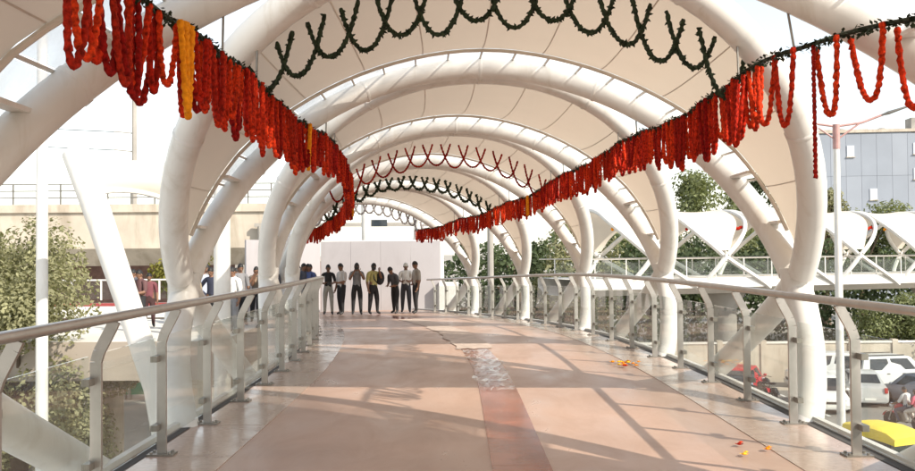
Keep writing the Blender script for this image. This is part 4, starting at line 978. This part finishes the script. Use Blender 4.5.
def motorbike(label, loc, rz, col):
    T = thing('motorcycle', label, 'motorcycle', loc, 'motorcycles below the right railing', rz)
    for nm, x in (('front_wheel', .65), ('rear_wheel', -.62)):
        m = MB(); r = .30
        m.lathe([(r * .82, -.045), (r, -.03), (r, .03), (r * .82, .045)], 20, (x, 0, r), axis='Y'); wo = m.build(nm, M['tyre'], T, True, world_space=False)
        m = MB(); m.lathe([(.05, -.06), (.05, .06)], 10, (x, 0, r), axis='Y')
        for k in range(6): a = PI * k / 6; m.bar((x - math.cos(a) * .25, 0, r - math.sin(a) * .25), (x + math.cos(a) * .25, 0, r + math.sin(a) * .25), .02, .02)
        m.build('spokes', M['rim'], wo, world_space=False)
    m = MB(); m.tube([(.65, .07, .3), (.52, .07, .68), (.42, .05, .95)], .025, 6); m.tube([(.65, -.07, .3), (.52, -.07, .68), (.42, -.05, .95)], .025, 6); m.build('fork', M['rim'], T, world_space=False)
    m = MB(); m.tube([(.40, 0, .80), (.25, 0, .86), (.05, 0, .82), (-.02, 0, .78)], [.09, .15, .14, .08], 12, sx=.8); m.build('fuel_tank', col, T, True, world_space=False)
    m = MB(); m.tube([(.02, 0, .78), (-.25, 0, .78), (-.62, 0, .84), (-.75, 0, .86)], [.08, .12, .12, .05], 12, up=(0, 1, 0), sx=.5); m.build('seat', M['blackplastic'], T, True, world_space=False)
    m = MB(); m.box((.08, 0, .45), (.42, .22, .36)); m.tube([(.42, 0, .8), (.3, 0, .35), (-.2, 0, .3), (-.6, 0, .3)], .03, 6); m.tube([(-.1, 0, .7), (-.62, .09, .3)], .025, 6); m.build('engine', M['steel_dk'], T, world_space=False)
    m = MB(); m.tube([(.38, -.34, 1.0), (.46, -.2, 1.03), (.46, .2, 1.03), (.38, .34, 1.0)], .016, 6); m.build('handlebar', M['blackplastic'], T, world_space=False)
    m = MB(); m.ball((.56, 0, .88), (.09, .10, .10), 10, 6); m.build('headlight', M['lampglass'], T, True, world_space=False)
    m = MB(); m.tube([(.15, -.14, .28), (-.3, -.16, .26), (-.8, -.16, .36)], [.03, .04, .05], 8); m.build('exhaust', M['rim'], T, True, world_space=False)
    m = MB(); m.grid([[(.65 + .345 * math.cos(a), y, .30 + .345 * math.sin(a)) for y in (-.07, .07)] for a in (.3, .7, 1.1, 1.5, 1.9, 2.3)]); m.grid([[(-.62 + .345 * math.cos(a), y, .30 + .345 * math.sin(a)) for y in (-.08, .08)] for a in (.7, 1.1, 1.5, 1.9, 2.3, 2.8)]); m.build('mudguards', col, T, True, world_space=False)
    return T
for px, py, rz, cm, lab in ((757, 400, 100, M['paint_red'], 'red parked motorcycle left of the near right column foot'), (766, 401, 95, M['blackplastic'], 'black parked motorcycle closest to the near right column foot'), (749, 404, 80, M['paint_grey'], 'grey parked motorcycle nearest the red car')):
    motorbike(lab, G(px, py), R(rz), cm)
bx_ = G(901, 432); mb_rz = 115
motorbike('red motorcycle carrying two riders at the right picture edge', bx_, R(mb_rz), M['paint_red'])
dv = Vector((math.cos(R(mb_rz)), math.sin(R(mb_rz)), 0))
person('motorcycle rider in white shirt steering at the right picture edge', Vector(bx_) + dv * -.12 + Vector((0, 0, -.02)), R(mb_rz - 90), (.66, .64, .62), (.08, .09, .13), pose='ride', sit=True, lean=.12, group='motorcycle riders')
person('pillion rider in pink and pale clothes at the right picture edge', Vector(bx_) + dv * -.52 + Vector((0, 0, .03)), R(mb_rz - 90), (.60, .12, .18), (.55, .5, .45), pose='front', sit=True, height=1.6, group='motorcycle riders', long_hair=True)
# auto rickshaw
def rickshaw(loc, rz):
    T = thing('auto_rickshaw', 'yellow-topped green auto rickshaw at the lower right corner', 'auto rickshaw', loc, None, rz)
    def prof(xs, m, mt, nm, sm=True):
        rows = [[Vector((x, y * w, z0 + (z1 - z0) * t)) for y, t in ((-1, 0), (-1.02, .5), (-.97, .85), (-.80, 1), (0, 1.03), (.80, 1), (.97, .85), (1.02, .5), (1, 0))] for x, w, z0, z1 in xs]
        m.grid(rows); n_ = 9; m.add(rows[0], [tuple(range(n_))]); m.add(rows[-1], [tuple(reversed(range(n_)))]); m.build(nm, mt, T, sm, 35, world_space=False)
    prof([(-1.30, .58, .35, .95), (-1.2, .65, .28, 1.0), (-.45, .66, .28, 1.0)], MB(), M['paint_green'], 'rear_body')
    prof([(-.45, .66, .28, .42), (.35, .60, .28, .42)], MB(), M['paint_green'], 'floor_tub')
    prof([(.30, .62, .28, .96), (.70, .56, .32, .98), (1.0, .40, .42, .92), (1.14, .22, .52, .78)], MB(), M['paint_green'], 'front_cowl')
    prof([(-1.33, .52, 1.45, 1.55), (-1.26, .62, 1.40, 1.68), (-.9, .67, 1.42, 1.74), (0, .67, 1.40, 1.76), (.42, .64, 1.36, 1.70), (.66, .56, 1.30, 1.52)], MB(), M['paint_yellow'], 'canopy')
    m = MB()
    for y in (-1, 1):
        m.add([(-1.30, y * .62, .78), (-.40, y * .685, .78), (-.40, y * .68, 1.50), (-1.26, y * .63, 1.50), (-1.29, y * .60, .78), (-.40, y * .67, .78), (-.40, y * .665, 1.50), (-1.25, y * .61, 1.50)], [(0, 1, 2, 3), (7, 6, 5, 4), (1, 5, 6, 2)])
    m.build('side_curtain', M['paint_yellow'], T, world_space=False)
    m = MB(); m.add([(-1.31, -.58, .95), (-1.31, .58, .95), (-1.30, .58, 1.46), (-1.30, -.58, 1.46)], [(0, 1, 2, 3)]); m.build('rear_curtain', M['paint_yellow'], T, world_space=False)
    m = MB(); m.box((-.42, 0, 1.0), (.03, 1.24, .9)); m.build('partition', M['blackplastic'], T, world_space=False)
    for y in (-1, 1):
        m = MB(); m.tube([(.40, y * .56, .94), (.55, y * .54, 1.5)], .022, 6); m.build('pillar', M['blackplastic'], T, world_space=False)
        m = MB(); m.ball((.78, y * .40, .80), (.05, .06, .06), 8, 6); m.build('headlight', M['lampglass'], T, True, world_space=False)
        m = MB(); m.box((-1.30, y * .48, .62), (.06, .1, .16)); m.build('tail_light', M['taillamp'], T, world_space=False)
        wheel(T, -.78, y * .55, .23, .12)
    wheel(T, .88, 0, .23, .11)
    m = MB(); m.add([(.52, -.56, .92), (.52, .56, .92), (.66, .53, 1.36), (.66, -.53, 1.36)], [(0, 1, 2, 3)]); m.build('windshield', M['carglass'], T, world_space=False)
    m = MB(); m.box((-.75, 0, .62), (.45, 1.15, .16)); m.box((-1.02, 0, .95), (.12, 1.1, .5)); m.box((.05, 0, .66), (.35, .6, .12)); m.build('seat', M['blackplastic'], T, world_space=False)
rx = W(886, 0, 26.4).x; rickshaw((rx, 26.4, GROUND + .006), R(-68))
finish_people()
